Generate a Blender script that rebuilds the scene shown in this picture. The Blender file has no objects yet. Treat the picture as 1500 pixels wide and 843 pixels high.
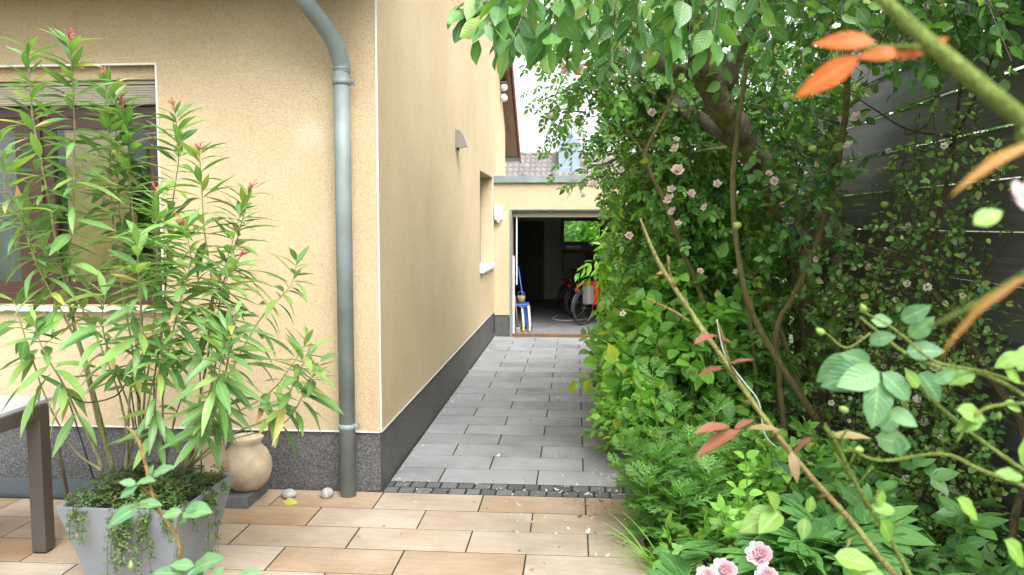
import bpy, bmesh, math, random
import numpy as np
from mathutils import Vector, Matrix
R = math.radians
rnd = random.Random(7)
rg = np.random.default_rng(11)
scene = bpy.context.scene
COL = scene.collection

# ------------------------------------------------------------------ camera
EYE, FPX = 1.75, 1167.0
PITCH, YAW = math.atan(93.5 / FPX), math.atan(93 / FPX)
def ray(u, v):
    x = (u - 750) / FPX; y = (421.5 - v) / FPX
    cp, sp, c, s = math.cos(PITCH), math.sin(PITCH), math.cos(YAW), math.sin(YAW)
    d = (x, cp + y * sp, -sp + y * cp)
    return (d[0] * c - d[1] * s, d[0] * s + d[1] * c, d[2])
def at(u, v, Y):                       # a point of the photograph at the depth Y
    d = ray(u, v); t = Y / d[1]
    return Vector((d[0] * t, Y, EYE + d[2] * t))
def on_ground(u, v, Z=0.0):
    d = ray(u, v); t = (Z - EYE) / d[2]
    return Vector((d[0] * t, d[1] * t, Z))

cam_data = bpy.data.cameras.new('camera'); cam = bpy.data.objects.new('camera', cam_data)
COL.objects.link(cam); scene.camera = cam
cam.location = (0, 0, EYE); cam.rotation_euler = (R(90) - PITCH, 0, YAW)
cam_data.sensor_width = 36; cam_data.lens = FPX / 1500 * 36
cam_data.clip_start = 0.02; cam_data.clip_end = 800
cam_data.dof.use_dof = True; cam_data.dof.focus_distance = 4.6; cam_data.dof.aperture_fstop = 6.3

# ------------------------------------------------------------------ materials
def new_mat(name):
    m = bpy.data.materials.new(name); m.use_nodes = True
    nt = m.node_tree; nt.nodes.clear()
    out = nt.nodes.new('ShaderNodeOutputMaterial')
    p = nt.nodes.new('ShaderNodeBsdfPrincipled')
    nt.links.new(p.outputs[0], out.inputs[0])
    return m, nt, p, out
def ramp(nt, stops, interp='LINEAR'):
    n = nt.nodes.new('ShaderNodeValToRGB'); e = n.color_ramp.elements
    n.color_ramp.interpolation = interp
    while len(e) < len(stops): e.new(0.5)
    for el, (p, c) in zip(e, stops):
        el.position = p; el.color = (c, c, c, 1) if isinstance(c, (int, float)) else (*c, 1)
    return n
def coords(nt, scale=(1, 1, 1), kind='Object'):
    tc = nt.nodes.new('ShaderNodeTexCoord'); mp = nt.nodes.new('ShaderNodeMapping')
    mp.inputs['Scale'].default_value = scale
    nt.links.new(tc.outputs[kind], mp.inputs[0]); return mp
def noise(nt, vec, scale, detail=3, rough=.55):
    n = nt.nodes.new('ShaderNodeTexNoise'); n.inputs['Scale'].default_value = scale
    n.inputs['Detail'].default_value = detail; n.inputs['Roughness'].default_value = rough
    if vec is not None: nt.links.new(vec.outputs[0], n.inputs['Vector'])
    return n
def mixc(nt, fac, a, b, mode='MIX'):
    n = nt.nodes.new('ShaderNodeMix'); n.data_type = 'RGBA'; n.blend_type = mode
    for i, x in ((0, fac), (6, a), (7, b)):
        if hasattr(x, 'is_output'): nt.links.new(x, n.inputs[i])
        elif i == 0: n.inputs[0].default_value = x
        else: n.inputs[i].default_value = (*x, 1)
    return n.outputs[2]
def bump(nt, p, h, strength=.3, dist=.01):
    b = nt.nodes.new('ShaderNodeBump'); b.inputs['Strength'].default_value = strength
    b.inputs['Distance'].default_value = dist
    nt.links.new(h, b.inputs['Height']); nt.links.new(b.outputs[0], p.inputs['Normal']); return b
def math_n(nt, op, a, b=None):
    n = nt.nodes.new('ShaderNodeMath'); n.operation = op
    for i, x in enumerate((a, b)):
        if x is None: continue
        if hasattr(x, 'is_output'): nt.links.new(x, n.inputs[i])
        else: n.inputs[i].default_value = x
    return n.outputs[0]
def rand_island(nt):
    return nt.nodes.new('ShaderNodeNewGeometry').outputs['Random Per Island']

def simple(name, col, rough=.5, metal=0, var=.12, scale=8, bmp=0, bscale=60, spec=.5):
    m, nt, p, o = new_mat(name)
    v = coords(nt); n = noise(nt, v, scale, 5)
    a = tuple(c * (1 - var) for c in col); b = tuple(min(1, c * (1 + var)) for c in col)
    r = ramp(nt, [(.3, a), (.7, b)]); nt.links.new(n.outputs[0], r.inputs[0])
    nt.links.new(r.outputs[0], p.inputs['Base Color'])
    p.inputs['Roughness'].default_value = rough; p.inputs['Metallic'].default_value = metal
    p.inputs['Specular IOR Level'].default_value = spec
    if bmp:
        n2 = noise(nt, v, bscale, 4); bump(nt, p, n2.outputs[0], bmp, .004)
    return m

def plaster():
    m, nt, p, o = new_mat('yellow_roughcast')
    v = coords(nt)
    big = noise(nt, v, .9, 4, .6); fine = noise(nt, v, 150, 3, .7)
    r = ramp(nt, [(.3, (.515, .402, .248)), (.72, (.598, .482, .318))]); nt.links.new(big.outputs[0], r.inputs[0])
    f = ramp(nt, [(.28, .72), (.5, .98), (.75, 1.08)]); nt.links.new(fine.outputs[0], f.inputs[0])
    c = mixc(nt, 1.0, r.outputs[0], f.outputs[0], 'MULTIPLY')
    mid_ = noise(nt, v, 48, 4, .75); mr = ramp(nt, [(.30, .80), (.5, 1.0), (.75, 1.07)]); nt.links.new(mid_.outputs[0], mr.inputs[0])
    c = mixc(nt, 1.0, c, mr.outputs[0], 'MULTIPLY')
    blot = noise(nt, v, 2.6, 5, .7); bl = ramp(nt, [(.30, .93), (.45, 1.0)]); nt.links.new(blot.outputs[0], bl.inputs[0])
    c = mixc(nt, 1.0, c, bl.outputs[0], 'MULTIPLY')
    # vertical rain streaks, very faint
    v2 = coords(nt, (2.2, 2.2, .3)); st = noise(nt, v2, 1.2, 4, .6)
    sr = ramp(nt, [(.3, .975), (.7, 1.01)]); nt.links.new(st.outputs[0], sr.inputs[0])
    c = mixc(nt, 1.0, c, sr.outputs[0], 'MULTIPLY')
    # the pale repaired patch on the front wall
    tc = nt.nodes.new('ShaderNodeTexCoord'); d = nt.nodes.new('ShaderNodeVectorMath'); d.operation = 'DISTANCE'
    q = at(456, 198, 5.019); d.inputs[1].default_value = q
    nt.links.new(tc.outputs['Object'], d.inputs[0])
    wob = noise(nt, v, 9, 3); dd = math_n(nt, 'ADD', d.outputs['Value'], math_n(nt, 'MULTIPLY', wob.outputs[0], .12))
    pr = ramp(nt, [(.11, .45), (.19, 0)]); nt.links.new(dd, pr.inputs[0])
    c = mixc(nt, pr.outputs[0], c, (.60, .54, .42))
    nt.links.new(c, p.inputs['Base Color'])
    p.inputs['Roughness'].default_value = .95; p.inputs['Specular IOR Level'].default_value = .1
    bump(nt, p, fine.outputs[0], 1.0, .010)
    return m

def speckled():
    m, nt, p, o = new_mat('speckled_plinth_render')
    v = coords(nt); vo = nt.nodes.new('ShaderNodeTexVoronoi'); vo.inputs['Scale'].default_value = 210
    nt.links.new(v.outputs[0], vo.inputs['Vector'])
    sep = nt.nodes.new('ShaderNodeSeparateColor'); nt.links.new(vo.outputs['Color'], sep.inputs[0])
    r = ramp(nt, [(0, .028), (.4, .052), (.7, .085), (.9, .135), (1, .2)]); nt.links.new(sep.outputs[0], r.inputs[0])
    b = noise(nt, v, 2.5, 3); br = ramp(nt, [(.3, .8), (.7, 1.1)]); nt.links.new(b.outputs[0], br.inputs[0])
    c = mixc(nt, 1.0, r.outputs[0], br.outputs[0], 'MULTIPLY')
    nt.links.new(c, p.inputs['Base Color']); p.inputs['Roughness'].default_value = .7
    bump(nt, p, vo.outputs['Distance'], .4, .004); return m

def slab_mat(name, kind):
    m, nt, p, o = new_mat(name); ri = rand_island(nt)
    tc = nt.nodes.new('ShaderNodeTexCoord'); add = nt.nodes.new('ShaderNodeVectorMath'); add.operation = 'ADD'
    cx = nt.nodes.new('ShaderNodeCombineXYZ')
    for i in range(3): nt.links.new(math_n(nt, 'MULTIPLY', ri, 37.0 + 11 * i), cx.inputs[i])
    nt.links.new(tc.outputs['Object'], add.inputs[0]); nt.links.new(cx.outputs[0], add.inputs[1])
    mp = nt.nodes.new('ShaderNodeMapping'); nt.links.new(add.outputs[0], mp.inputs[0])
    fine_v = nt.nodes.new('ShaderNodeMapping'); nt.links.new(add.outputs[0], fine_v.inputs[0])
    fine = noise(nt, fine_v, 120, 3, .7)
    if kind == 'sand':
        mp.inputs['Scale'].default_value = (1.3, 2.3, 4); mp.inputs['Rotation'].default_value = (0, 0, .12)
        base = ramp(nt, [(0, (.33, .27, .205)), (.15, (.27, .175, .10)), (.30, (.37, .315, .255)), (.46, (.30, .21, .13)),
                         (.60, (.39, .34, .285)), (.76, (.32, .245, .165)), (.90, (.28, .185, .11))], 'CONSTANT')
        nt.links.new(ri, base.inputs[0])
        st = noise(nt, mp, 1.4, 6, .6)
        sr = ramp(nt, [(.30, (.21, .115, .055)), (.45, (.30, .22, .145)), (.58, (.34, .275, .205)), (.74, (.40, .355, .30))]); nt.links.new(st.outputs[0], sr.inputs[0])
        c = mixc(nt, .5, base.outputs[0], sr.outputs[0])
        wv = nt.nodes.new('ShaderNodeTexWave'); wv.bands_direction = 'Y'; wv.inputs['Scale'].default_value = 2.2
        wv.inputs['Distortion'].default_value = 9; wv.inputs['Detail'].default_value = 3; wv.inputs['Detail Scale'].default_value = .8
        nt.links.new(mp.outputs[0], wv.inputs[0])
        wr = ramp(nt, [(0, .95), (.3, 1.0), (1, 1.02)]); nt.links.new(wv.outputs[0], wr.inputs[0])
        c = mixc(nt, 1.0, c, wr.outputs[0], 'MULTIPLY'); bs = .25
    elif kind == 'grey':
        base = ramp(nt, [(0, (.195, .20, .205)), (.5, (.228, .234, .24)), (1, (.262, .268, .274))]); nt.links.new(ri, base.inputs[0])
        mp.inputs['Scale'].default_value = (1, 1, 1); st = noise(nt, mp, 3.2, 5, .6)
        sr = ramp(nt, [(.3, .86), (.7, 1.1)]); nt.links.new(st.outputs[0], sr.inputs[0])
        c = mixc(nt, 1.0, base.outputs[0], sr.outputs[0], 'MULTIPLY'); bs = .2
    else:
        base = ramp(nt, [(0, (.06, .063, .068)), (1, (.14, .143, .147))]); nt.links.new(ri, base.inputs[0])
        c = base.outputs[0]; bs = .6
    fr = ramp(nt, [(.3, .88), (.7, 1.08)]); nt.links.new(fine.outputs[0], fr.inputs[0])
    c = mixc(nt, 1.0, c, fr.outputs[0], 'MULTIPLY')
    # footprints of damp and dirt across several slabs
    wv = coords(nt); dn = noise(nt, wv, 1.3, 6, .65); dr = ramp(nt, [(.34, .74), (.52, 1.0)]); nt.links.new(dn.outputs[0], dr.inputs[0])
    c = mixc(nt, 1.0, c, dr.outputs[0], 'MULTIPLY')
    nt.links.new(c, p.inputs['Base Color']); p.inputs['Roughness'].default_value = .75
    p.inputs['Specular IOR Level'].default_value = .35
    bump(nt, p, fine.outputs[0], bs, .004); return m

def leaf_mat(name, stops, rough=.42, trans=.35, rib=(.25, .36, .12), ribw=.0, back=None, spec=.45, clump=.25, tip=None):
    m, nt, p, o = new_mat(name); ri = rand_island(nt)
    r = ramp(nt, stops); nt.links.new(ri, r.inputs[0]); c = r.outputs[0]
    v = coords(nt); n = noise(nt, v, 2.3, 3); nr = ramp(nt, [(.3, 1 - clump), (.7, 1 + clump)]); nt.links.new(n.outputs[0], nr.inputs[0])
    c = mixc(nt, 1.0, c, nr.outputs[0], 'MULTIPLY')
    uv = nt.nodes.new('ShaderNodeTexCoord'); sx = nt.nodes.new('ShaderNodeSeparateXYZ'); nt.links.new(uv.outputs['UV'], sx.inputs[0])
    au = math_n(nt, 'ABSOLUTE', math_n(nt, 'SUBTRACT', sx.outputs[0], .5))
    if ribw:
        rr = ramp(nt, [(0, .85), (ribw, .7), (ribw * 1.6, 0)]); nt.links.new(au, rr.inputs[0])
        c = mixc(nt, rr.outputs[0], c, rib)
    if tip:
        # scorched tips and edges on some leaves
        k = math_n(nt, 'ADD', sx.outputs[1], math_n(nt, 'MULTIPLY', noise(nt, v, 25, 3).outputs[0], .35))
        sel = math_n(nt, 'GREATER_THAN', math_n(nt, 'FRACT', math_n(nt, 'MULTIPLY', ri, 17.3)), .95)
        tr = ramp(nt, [(.80, 0), (.93, 1)]); nt.links.new(k, tr.inputs[0])
        c = mixc(nt, math_n(nt, 'MULTIPLY', tr.outputs[0], sel), c, tip)
    geo = nt.nodes.new('ShaderNodeNewGeometry')
    bk = mixc(nt, 1.0, c, back or (1.25, 1.25, 1.35), 'MULTIPLY')
    c2 = mixc(nt, geo.outputs['Backfacing'], c, bk)
    nt.links.new(c2, p.inputs['Base Color']); p.inputs['Roughness'].default_value = rough
    p.inputs['Specular IOR Level'].default_value = spec
    vein = math_n(nt, 'SINE', math_n(nt, 'ADD', math_n(nt, 'MULTIPLY', sx.outputs[1], 46.0), math_n(nt, 'MULTIPLY', au, -30.0)))
    bump(nt, p, vein, .22, .0012)
    t = nt.nodes.new('ShaderNodeBsdfTranslucent')
    tc_ = mixc(nt, 1.0, c, (2.0, 2.1, .75), 'MULTIPLY'); nt.links.new(tc_, t.inputs[0])
    mx = nt.nodes.new('ShaderNodeMixShader'); mx.inputs[0].default_value = trans
    nt.links.new(p.outputs[0], mx.inputs[1]); nt.links.new(t.outputs[0], mx.inputs[2]); nt.links.new(mx.outputs[0], o.inputs[0])
    return m
def petal_mat(name, a, b):
    m, nt, p, o = new_mat(name); ri = rand_island(nt)
    r = ramp(nt, [(0, a), (1, b)]); nt.links.new(ri, r.inputs[0]); nt.links.new(r.outputs[0], p.inputs['Base Color'])
    p.inputs['Roughness'].default_value = .6
    t = nt.nodes.new('ShaderNodeBsdfTranslucent'); nt.links.new(r.outputs[0], t.inputs[0])
    mx = nt.nodes.new('ShaderNodeMixShader'); mx.inputs[0].default_value = .35
    nt.links.new(p.outputs[0], mx.inputs[1]); nt.links.new(t.outputs[0], mx.inputs[2]); nt.links.new(mx.outputs[0], o.inputs[0])
    return m
def bark_mat(name, a, b, moss=None, scale=14):
    m, nt, p, o = new_mat(name); v = coords(nt, (1, 1, .35)); n = noise(nt, v, scale, 6, .7)
    r = ramp(nt, [(.3, a), (.7, b)]); nt.links.new(n.outputs[0], r.inputs[0]); c = r.outputs[0]
    if moss:
        v2 = coords(nt); n2 = noise(nt, v2, 5, 5, .65); mr = ramp(nt, [(.45, 0), (.6, .8)]); nt.links.new(n2.outputs[0], mr.inputs[0])
        c = mixc(nt, mr.outputs[0], c, moss)
    nt.links.new(c, p.inputs['Base Color']); p.inputs['Roughness'].default_value = .9
    p.inputs['Specular IOR Level'].default_value = .2
    bump(nt, p, n.outputs[0], 1.0, .05); return m
def wood_mat(name, a, b, scale=(1, 1, 1), rough=.6, bs=.3):
    m, nt, p, o = new_mat(name); ri = rand_island(nt); v = coords(nt, scale)
    n = noise(nt, v, 6, 6, .65); r = ramp(nt, [(.25, a), (.75, b)]); nt.links.new(n.outputs[0], r.inputs[0])
    rr = ramp(nt, [(0, .8), (1, 1.2)]); nt.links.new(ri, rr.inputs[0])
    c = mixc(nt, 1.0, r.outputs[0], rr.outputs[0], 'MULTIPLY'); nt.links.new(c, p.inputs['Base Color'])
    p.inputs['Roughness'].default_value = rough; bump(nt, p, n.outputs[0], bs, .006); return m
def glass_mat():
    m, nt, p, o = new_mat('window_glass'); nt.nodes.remove(p)
    fr = nt.nodes.new('ShaderNodeFresnel'); fr.inputs[0].default_value = 1.5
    g = nt.nodes.new('ShaderNodeBsdfGlossy'); g.inputs['Roughness'].default_value = .02; g.inputs[0].default_value = (.9, .93, .95, 1)
    t = nt.nodes.new('ShaderNodeBsdfTransparent'); t.inputs[0].default_value = (.8, .84, .82, 1)
    mx = nt.nodes.new('ShaderNodeMixShader')
    k = math_n(nt, 'ADD', fr.outputs[0], .0)
    nt.links.new(k, mx.inputs[0]); nt.links.new(t.outputs[0], mx.inputs[1]); nt.links.new(g.outputs[0], mx.inputs[2])
    nt.links.new(mx.outputs[0], o.inputs[0]); return m

M = {}
M['plaster'] = plaster(); M['plinth'] = speckled()
M['sand'] = slab_mat('sandstone_slabs', 'sand'); M['grey'] = slab_mat('grey_concrete_slabs', 'grey'); M['sett'] = slab_mat('basalt_setts', 'sett')
M['joint'] = bark_mat('dark_joint_sand', (.022, .02, .017), (.06, .052, .042), (.035, .05, .015), 30)
M['white'] = simple('white_painted', (.62, .62, .61), .45, var=.04)
M['trimw'] = simple('white_corner_bead', (.60, .59, .55), .6, var=.05)
M['zinc'] = simple('weathered_zinc', (.17, .205, .20), .62, .12, .22, 4, .06, 20)
M['steel'] = simple('brushed_steel', (.33, .32, .31), .38, .9, .06)
M['brownwood'] = wood_mat('stained_brown_wood', (.085, .037, .016), (.19, .095, .045), (3, .6, .6))
M['framewood'] = wood_mat('dark_red_brown_frame', (.026, .011, .008), (.05, .021, .014), (2, 2, .4), .35, .1)
M['shutter'] = simple('beige_shutter', (.30, .265, .205), .5)
M['blind'] = simple('ochre_blind', (.66, .46, .22), .8, var=.15, scale=3)
M['curtain'] = simple('grey_curtain', (.38, .37, .36), .9)
M['glass'] = glass_mat()
M['dark'] = simple('dark_room', (.045, .042, .04), .9)
M['garagein'] = simple('garage_plaster', (.40, .44, .40), .9, var=.12, scale=3)
M['garagefloor'] = simple('garage_concrete', (.16, .16, .165), .8, var=.2, scale=4, bmp=.2)
M['black'] = simple('black_plastic', (.018, .018, .02), .4, var=.1)
M['rubber'] = simple('black_rubber', (.02, .02, .021), .8, var=.15)
M['tile'] = wood_mat('red_clay_tiles', (.15, .046, .028), (.27, .095, .06), (4, 4, 4), .7)
M['greytile'] = wood_mat('weathered_concrete_tiles', (.10, .088, .082), (.18, .16, .15), (4, 4, 4), .8, .1)
M['chim'] = simple('blue_grey_sheet', (.20, .25, .29), .45, .3, .06)
M['fence'] = wood_mat('dark_green_grey_boards', (.055, .056, .05), (.13, .127, .115), (2, .35, 9), .42, .35)
M['soil'] = simple('dark_soil', (.035, .026, .018), 1, var=.5, scale=14, bmp=1, bscale=30)
M['ground'] = simple('rough_lawn', (.05, .075, .025), 1, var=.4, scale=1.2, bmp=.6, bscale=20)
M['planter'] = simple('grey_planter', (.155, .172, .19), .55, var=.13, scale=6, bmp=.08, bscale=30)
M['tablemetal'] = simple('brown_powder_coat', (.065, .052, .045), .45, var=.06)
M['tabletop'] = simple('pale_grey_tabletop', (.42, .44, .45), .3, var=.05)
M['mat'] = simple('slate_blue_mat', (.045, .058, .066), .9, var=.3, scale=70, bmp=.6, bscale=90)
M['stonepot'] = simple('beige_cast_stone', (.36, .29, .205), .9, var=.35, scale=7, bmp=.5, bscale=70)
M['slate'] = simple('dark_slab', (.10, .10, .10), .8, var=.2, scale=30, bmp=.4)
M['pebble'] = simple('grey_pebble', (.30, .285, .26), .8, var=.35, scale=28, bmp=.3)
M['red'] = simple('red_plastic', (.55, .02, .02), .45)
M['blue'] = simple('blue_plastic', (.02, .10, .42), .4)
M['yellow'] = simple('yellow_plastic', (.75, .42, .02), .5)
M['greycloth'] = simple('grey_bag_cloth', (.20, .19, .19), .85, var=.2, scale=30)
M['wicker'] = simple('brown_wicker', (.2, .13, .09), .9, var=.4, scale=60)
M['cable'] = simple('pale_grey_cable', (.55, .56, .56), .5)
M['bark'] = bark_mat('mossy_bark', (.035, .028, .02), (.22, .185, .135), (.16, .165, .03), 22)
M['greybark'] = bark_mat('lichen_bark', (.06, .05, .04), (.22, .20, .16), (.15, .16, .08))
M['twig'] = bark_mat('brown_twig', (.05, .035, .018), (.13, .10, .05), None, 30)
M['cane'] = bark_mat('rose_cane', (.12, .09, .038), (.27, .22, .10), (.15, .16, .06), 26)
M['greenstem'] = bark_mat('green_stem', (.12, .18, .035), (.22, .28, .07), None, 30)
M['paleshoot'] = bark_mat('red_green_shoot', (.18, .19, .06), (.28, .30, .10), (.26, .13, .065), 26)
M['oleanderstem'] = bark_mat('oleander_stem', (.15, .125, .065), (.33, .29, .17), (.21, .24, .09), 20)

g = lambda *a: a
M['apple'] = leaf_mat('apple_leaves', [(0, g(.036, .10, .030)), (.4, g(.052, .14, .036)), (.75, g(.082, .195, .044)), (.93, g(.15, .30, .055)), (1, g(.22, .24, .06))], .34, .30, (.13, .23, .075), .03, clump=.25, tip=(.24, .15, .06))
M['roseleaf'] = leaf_mat('rose_leaves', [(0, g(.065, .165, .040)), (.5, g(.10, .24, .050)), (.9, g(.17, .34, .06)), (1, g(.28, .32, .05))], .42, .36, clump=.25, tip=(.26, .17, .06))
M['bright'] = leaf_mat('bright_shrub_leaves', [(0, g(.14, .32, .045)), (.5, g(.20, .42, .055)), (.95, g(.26, .50, .07)), (1, g(.34, .24, .06))], .42, .40, (.22, .38, .08), .03, clump=.2)
M['mid'] = leaf_mat('mid_green_leaves', [(0, g(.10, .24, .052)), (.5, g(.16, .355, .062)), (.92, g(.24, .45, .07)), (1, g(.36, .38, .05))], .42, .36, (.18, .32, .09), .03, clump=.25, tip=(.28, .20, .07))
M['darkleaf'] = leaf_mat('dark_hedge_leaves', [(0, g(.040, .11, .028)), (.6, g(.062, .16, .036)), (1, g(.10, .22, .045))], .4, .3, clump=.35)
M['mugwort'] = leaf_mat('mugwort_leaves', [(0, g(.085, .20, .055)), (.6, g(.125, .275, .065)), (1, g(.18, .35, .075))], .6, .34, clump=.15)
M['peonyleaf'] = leaf_mat('peony_leaves', [(0, g(.06, .165, .05)), (.6, g(.09, .225, .06)), (1, g(.125, .28, .068))], .33, .28, (.15, .27, .10), .04, clump=.12)
M['smallleaf'] = leaf_mat('firethorn_leaves', [(0, g(.06, .15, .035)), (.6, g(.10, .22, .045)), (.88, g(.18, .28, .055)), (1, g(.28, .24, .07))], .4, .3, clump=.3)
M['oleander'] = leaf_mat('oleander_leaves', [(0, g(.070, .160, .048)), (.5, g(.105, .215, .062)), (.86, g(.17, .29, .075)), (.95, g(.22, .31, .075)), (1, g(.32, .26, .07))], .38, .24, (.17, .28, .10), .04, back=(1.3, 1.25, 1.45), clump=.16, tip=(.34, .21, .10))
M['clover'] = leaf_mat('clover_leaves', [(0, g(.035, .075, .02)), (.6, g(.055, .11, .03)), (.9, g(.09, .14, .03)), (1, g(.17, .10, .06))], .5, .3, clump=.3)
M['forerose'] = leaf_mat('young_rose_leaves', [(0, g(.075, .175, .085)), (.5, g(.095, .21, .10)), (1, g(.12, .25, .10))], .45, .28, (.2, .33, .14), .035, clump=.1)
M['forelime'] = leaf_mat('lime_rose_leaves', [(0, g(.13, .26, .045)), (1, g(.19, .33, .065))], .42, .35, (.3, .42, .14), .035, clump=.1)
M['redleaf'] = leaf_mat('bronze_rose_leaves', [(0, g(.15, .048, .034)), (.6, g(.22, .09, .055)), (1, g(.22, .19, .08))], .4, .28, (.3, .12, .06), .03, clump=.1)
M['orangeleaf'] = leaf_mat('orange_rose_leaves', [(0, g(.46, .10, .018)), (1, g(.54, .14, .024))], .42, .35, (.6, .25, .1), .04, clump=.15)
M['ochreleaf'] = leaf_mat('ochre_rose_leaves', [(0, g(.42, .24, .028)), (1, g(.38, .20, .04))], .4, .3, (.6, .3, .2), .1, clump=.2)
M['pink'] = petal_mat('pale_pink_petals', (.80, .60, .56), (.86, .76, .71))
M['peonypink'] = petal_mat('peony_petals', (.78, .50, .56), (.84, .74, .76))
M['cream'] = petal_mat('cream_petals', (.72, .68, .52), (.82, .80, .70))
M['redbud'] = petal_mat('red_buds', (.42, .06, .07), (.55, .17, .15))
M['greenbud'] = petal_mat('green_buds', (.22, .36, .08), (.32, .46, .12))
M['applefruit'] = simple('green_apple_skin', (.27, .36, .09), .35, var=.15)
M['litter'] = petal_mat('fallen_petals_mix', (.26, .15, .08), (.66, .60, .55))
M['purple'] = simple('purple_glaze', (.16, .03, .28), .3)

# ------------------------------------------------------------------ object helpers
def tag(o, label=None, cat=None, group=None, kind=None):
    for k, v in (('label', label), ('category', cat), ('group', group), ('kind', kind)):
        if v: o[k] = v
    return o
def empty(name, loc, label, cat, group=None, rz=0):
    o = bpy.data.objects.new(name, None); COL.objects.link(o); o.empty_display_size = .1
    o.location = loc; o.rotation_euler = (0, 0, rz)
    return tag(o, label, cat, group)
def link(name, me, parent=None):
    o = bpy.data.objects.new(name, me); COL.objects.link(o)
    if parent is not None:
        o.parent = parent
        # geometry is written in world coordinates unless the thing has been given its own frame
        if not parent.get('local'):
            root = parent; loc = Vector(parent.location)
            while root.parent: root = root.parent; loc = loc + root.location
            o.location = -loc
    return o
def clean(o_list):
    for o in o_list:
        if 'local' in o: del o['local']

class MB:
    """collects solid pieces and links them as one mesh object"""
    def __init__(self): self.v = []; self.f = []; self.s = []
    def add(self, verts, faces, smooth=False):
        b = len(self.v); self.v += [tuple(x) for x in verts]
        self.f += [tuple(i + b for i in f) for f in faces]; self.s += [smooth] * len(faces); return self
    def box(self, x0, x1, y0, y1, z0, z1, bev=0.0, mat4=None):
        bm = bmesh.new(); bmesh.ops.create_cube(bm, size=1)
        bmesh.ops.scale(bm, vec=(x1 - x0, y1 - y0, z1 - z0), verts=bm.verts)
        bmesh.ops.translate(bm, vec=((x0 + x1) / 2, (y0 + y1) / 2, (z0 + z1) / 2), verts=bm.verts)
        if bev: bmesh.ops.bevel(bm, geom=bm.edges[:], offset=bev, segments=2, affect='EDGES', profile=.6)
        if mat4 is not None: bmesh.ops.transform(bm, matrix=mat4, verts=bm.verts)
        bm.verts.index_update()
        self.add([v.co[:] for v in bm.verts], [[v.index for v in f.verts] for f in bm.faces]); bm.free(); return self
    def prism(self, poly, axis, a, b):
        """polygon in the plane across the axis, extruded from a to b"""
        def P(p, t): return (t, p[0], p[1]) if axis == 'x' else ((p[0], t, p[1]) if axis == 'y' else (p[0], p[1], t))
        n = len(poly); vs = [P(p, a) for p in poly] + [P(p, b) for p in poly]
        fs = [tuple(range(n))[::-1], tuple(range(n, 2 * n))] + [(i, (i + 1) % n, n + (i + 1) % n, n + i) for i in range(n)]
        return self.add(vs, fs)
    def tube(self, pts, rad, sides=8, caps=True, closed=False):
        pts = [Vector(p) for p in pts]; n = len(pts)
        if not hasattr(rad, '__len__'): rad = [rad] * n
        vs = []; up = None
        for i, p in enumerate(pts):
            if closed: t = pts[(i + 1) % n] - pts[i - 1]
            else: t = pts[min(i + 1, n - 1)] - pts[max(i - 1, 0)]
            if t.length < 1e-9: t = Vector((0, 0, 1))
            t.normalize()
            if up is None: up = t.orthogonal().normalized()
            up = (up - t * up.dot(t)); up = up.normalized() if up.length > 1e-6 else t.orthogonal().normalized()
            w = t.cross(up)
            for k in range(sides):
                a = 2 * math.pi * k / sides
                vs.append(p + (up * math.cos(a) + w * math.sin(a)) * rad[i])
        fs = []
        for i in range(n if closed else n - 1):
            j = (i + 1) % n
            for k in range(sides):
                k2 = (k + 1) % sides
                fs.append((i * sides + k, i * sides + k2, j * sides + k2, j * sides + k))
        if caps and not closed:
            fs.append(tuple(range(sides))[::-1]); fs.append(tuple((n - 1) * sides + k for k in range(sides)))
        return self.add(vs, fs, True)
    def lathe(self, prof, c, seg=28, sq=0):
        vs = []; n = len(prof)
        for r, z in prof:
            for k in range(seg):
                a = 2 * math.pi * k / seg; vs.append((c[0] + r * math.cos(a), c[1] + r * math.sin(a), c[2] + z))
        fs = [(i * seg + k, i * seg + (k + 1) % seg, (i + 1) * seg + (k + 1) % seg, (i + 1) * seg + k) for i in range(n - 1) for k in range(seg)]
        fs.append(tuple(range(seg))[::-1]); fs.append(tuple((n - 1) * seg + k for k in range(seg)))
        return self.add(vs, fs, True)
    def mesh(self, name, m):
        me = bpy.data.meshes.new(name); me.from_pydata(self.v, [], self.f)
        me.polygons.foreach_set('use_smooth', self.s); me.update(); me.materials.append(m); return me
    def build(self, name, m, parent=None): return link(name, self.mesh(name, m), parent)

def smooth_path(pts, sub=5):
    """Catmull-Rom through the points (and the radii in the fourth place)"""
    P = [np.array(p, float) for p in pts]; out = []
    for i in range(len(P) - 1):
        a = P[max(i - 1, 0)]; b = P[i]; c = P[i + 1]; d = P[min(i + 2, len(P) - 1)]
        for k in range(sub):
            t = k / sub
            out.append(.5 * ((2 * b) + (-a + c) * t + (2 * a - 5 * b + 4 * c - d) * t * t + (-a + 3 * b - 3 * c + d) * t ** 3))
    out.append(P[-1]); return np.array(out)
def limb(mb, pts, sides=8, sub=5, wob=0.0):
    q = smooth_path(pts, sub)
    if wob:
        q[:, :3] += rg.normal(0, 1, (len(q), 3)) * wob * q[:, 3:4]
        q[:, 3] *= 1 + rg.normal(0, .07, len(q))
    mb.tube([tuple(x[:3]) for x in q], [float(max(x[3], .0006)) for x in q], sides); return q

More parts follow.
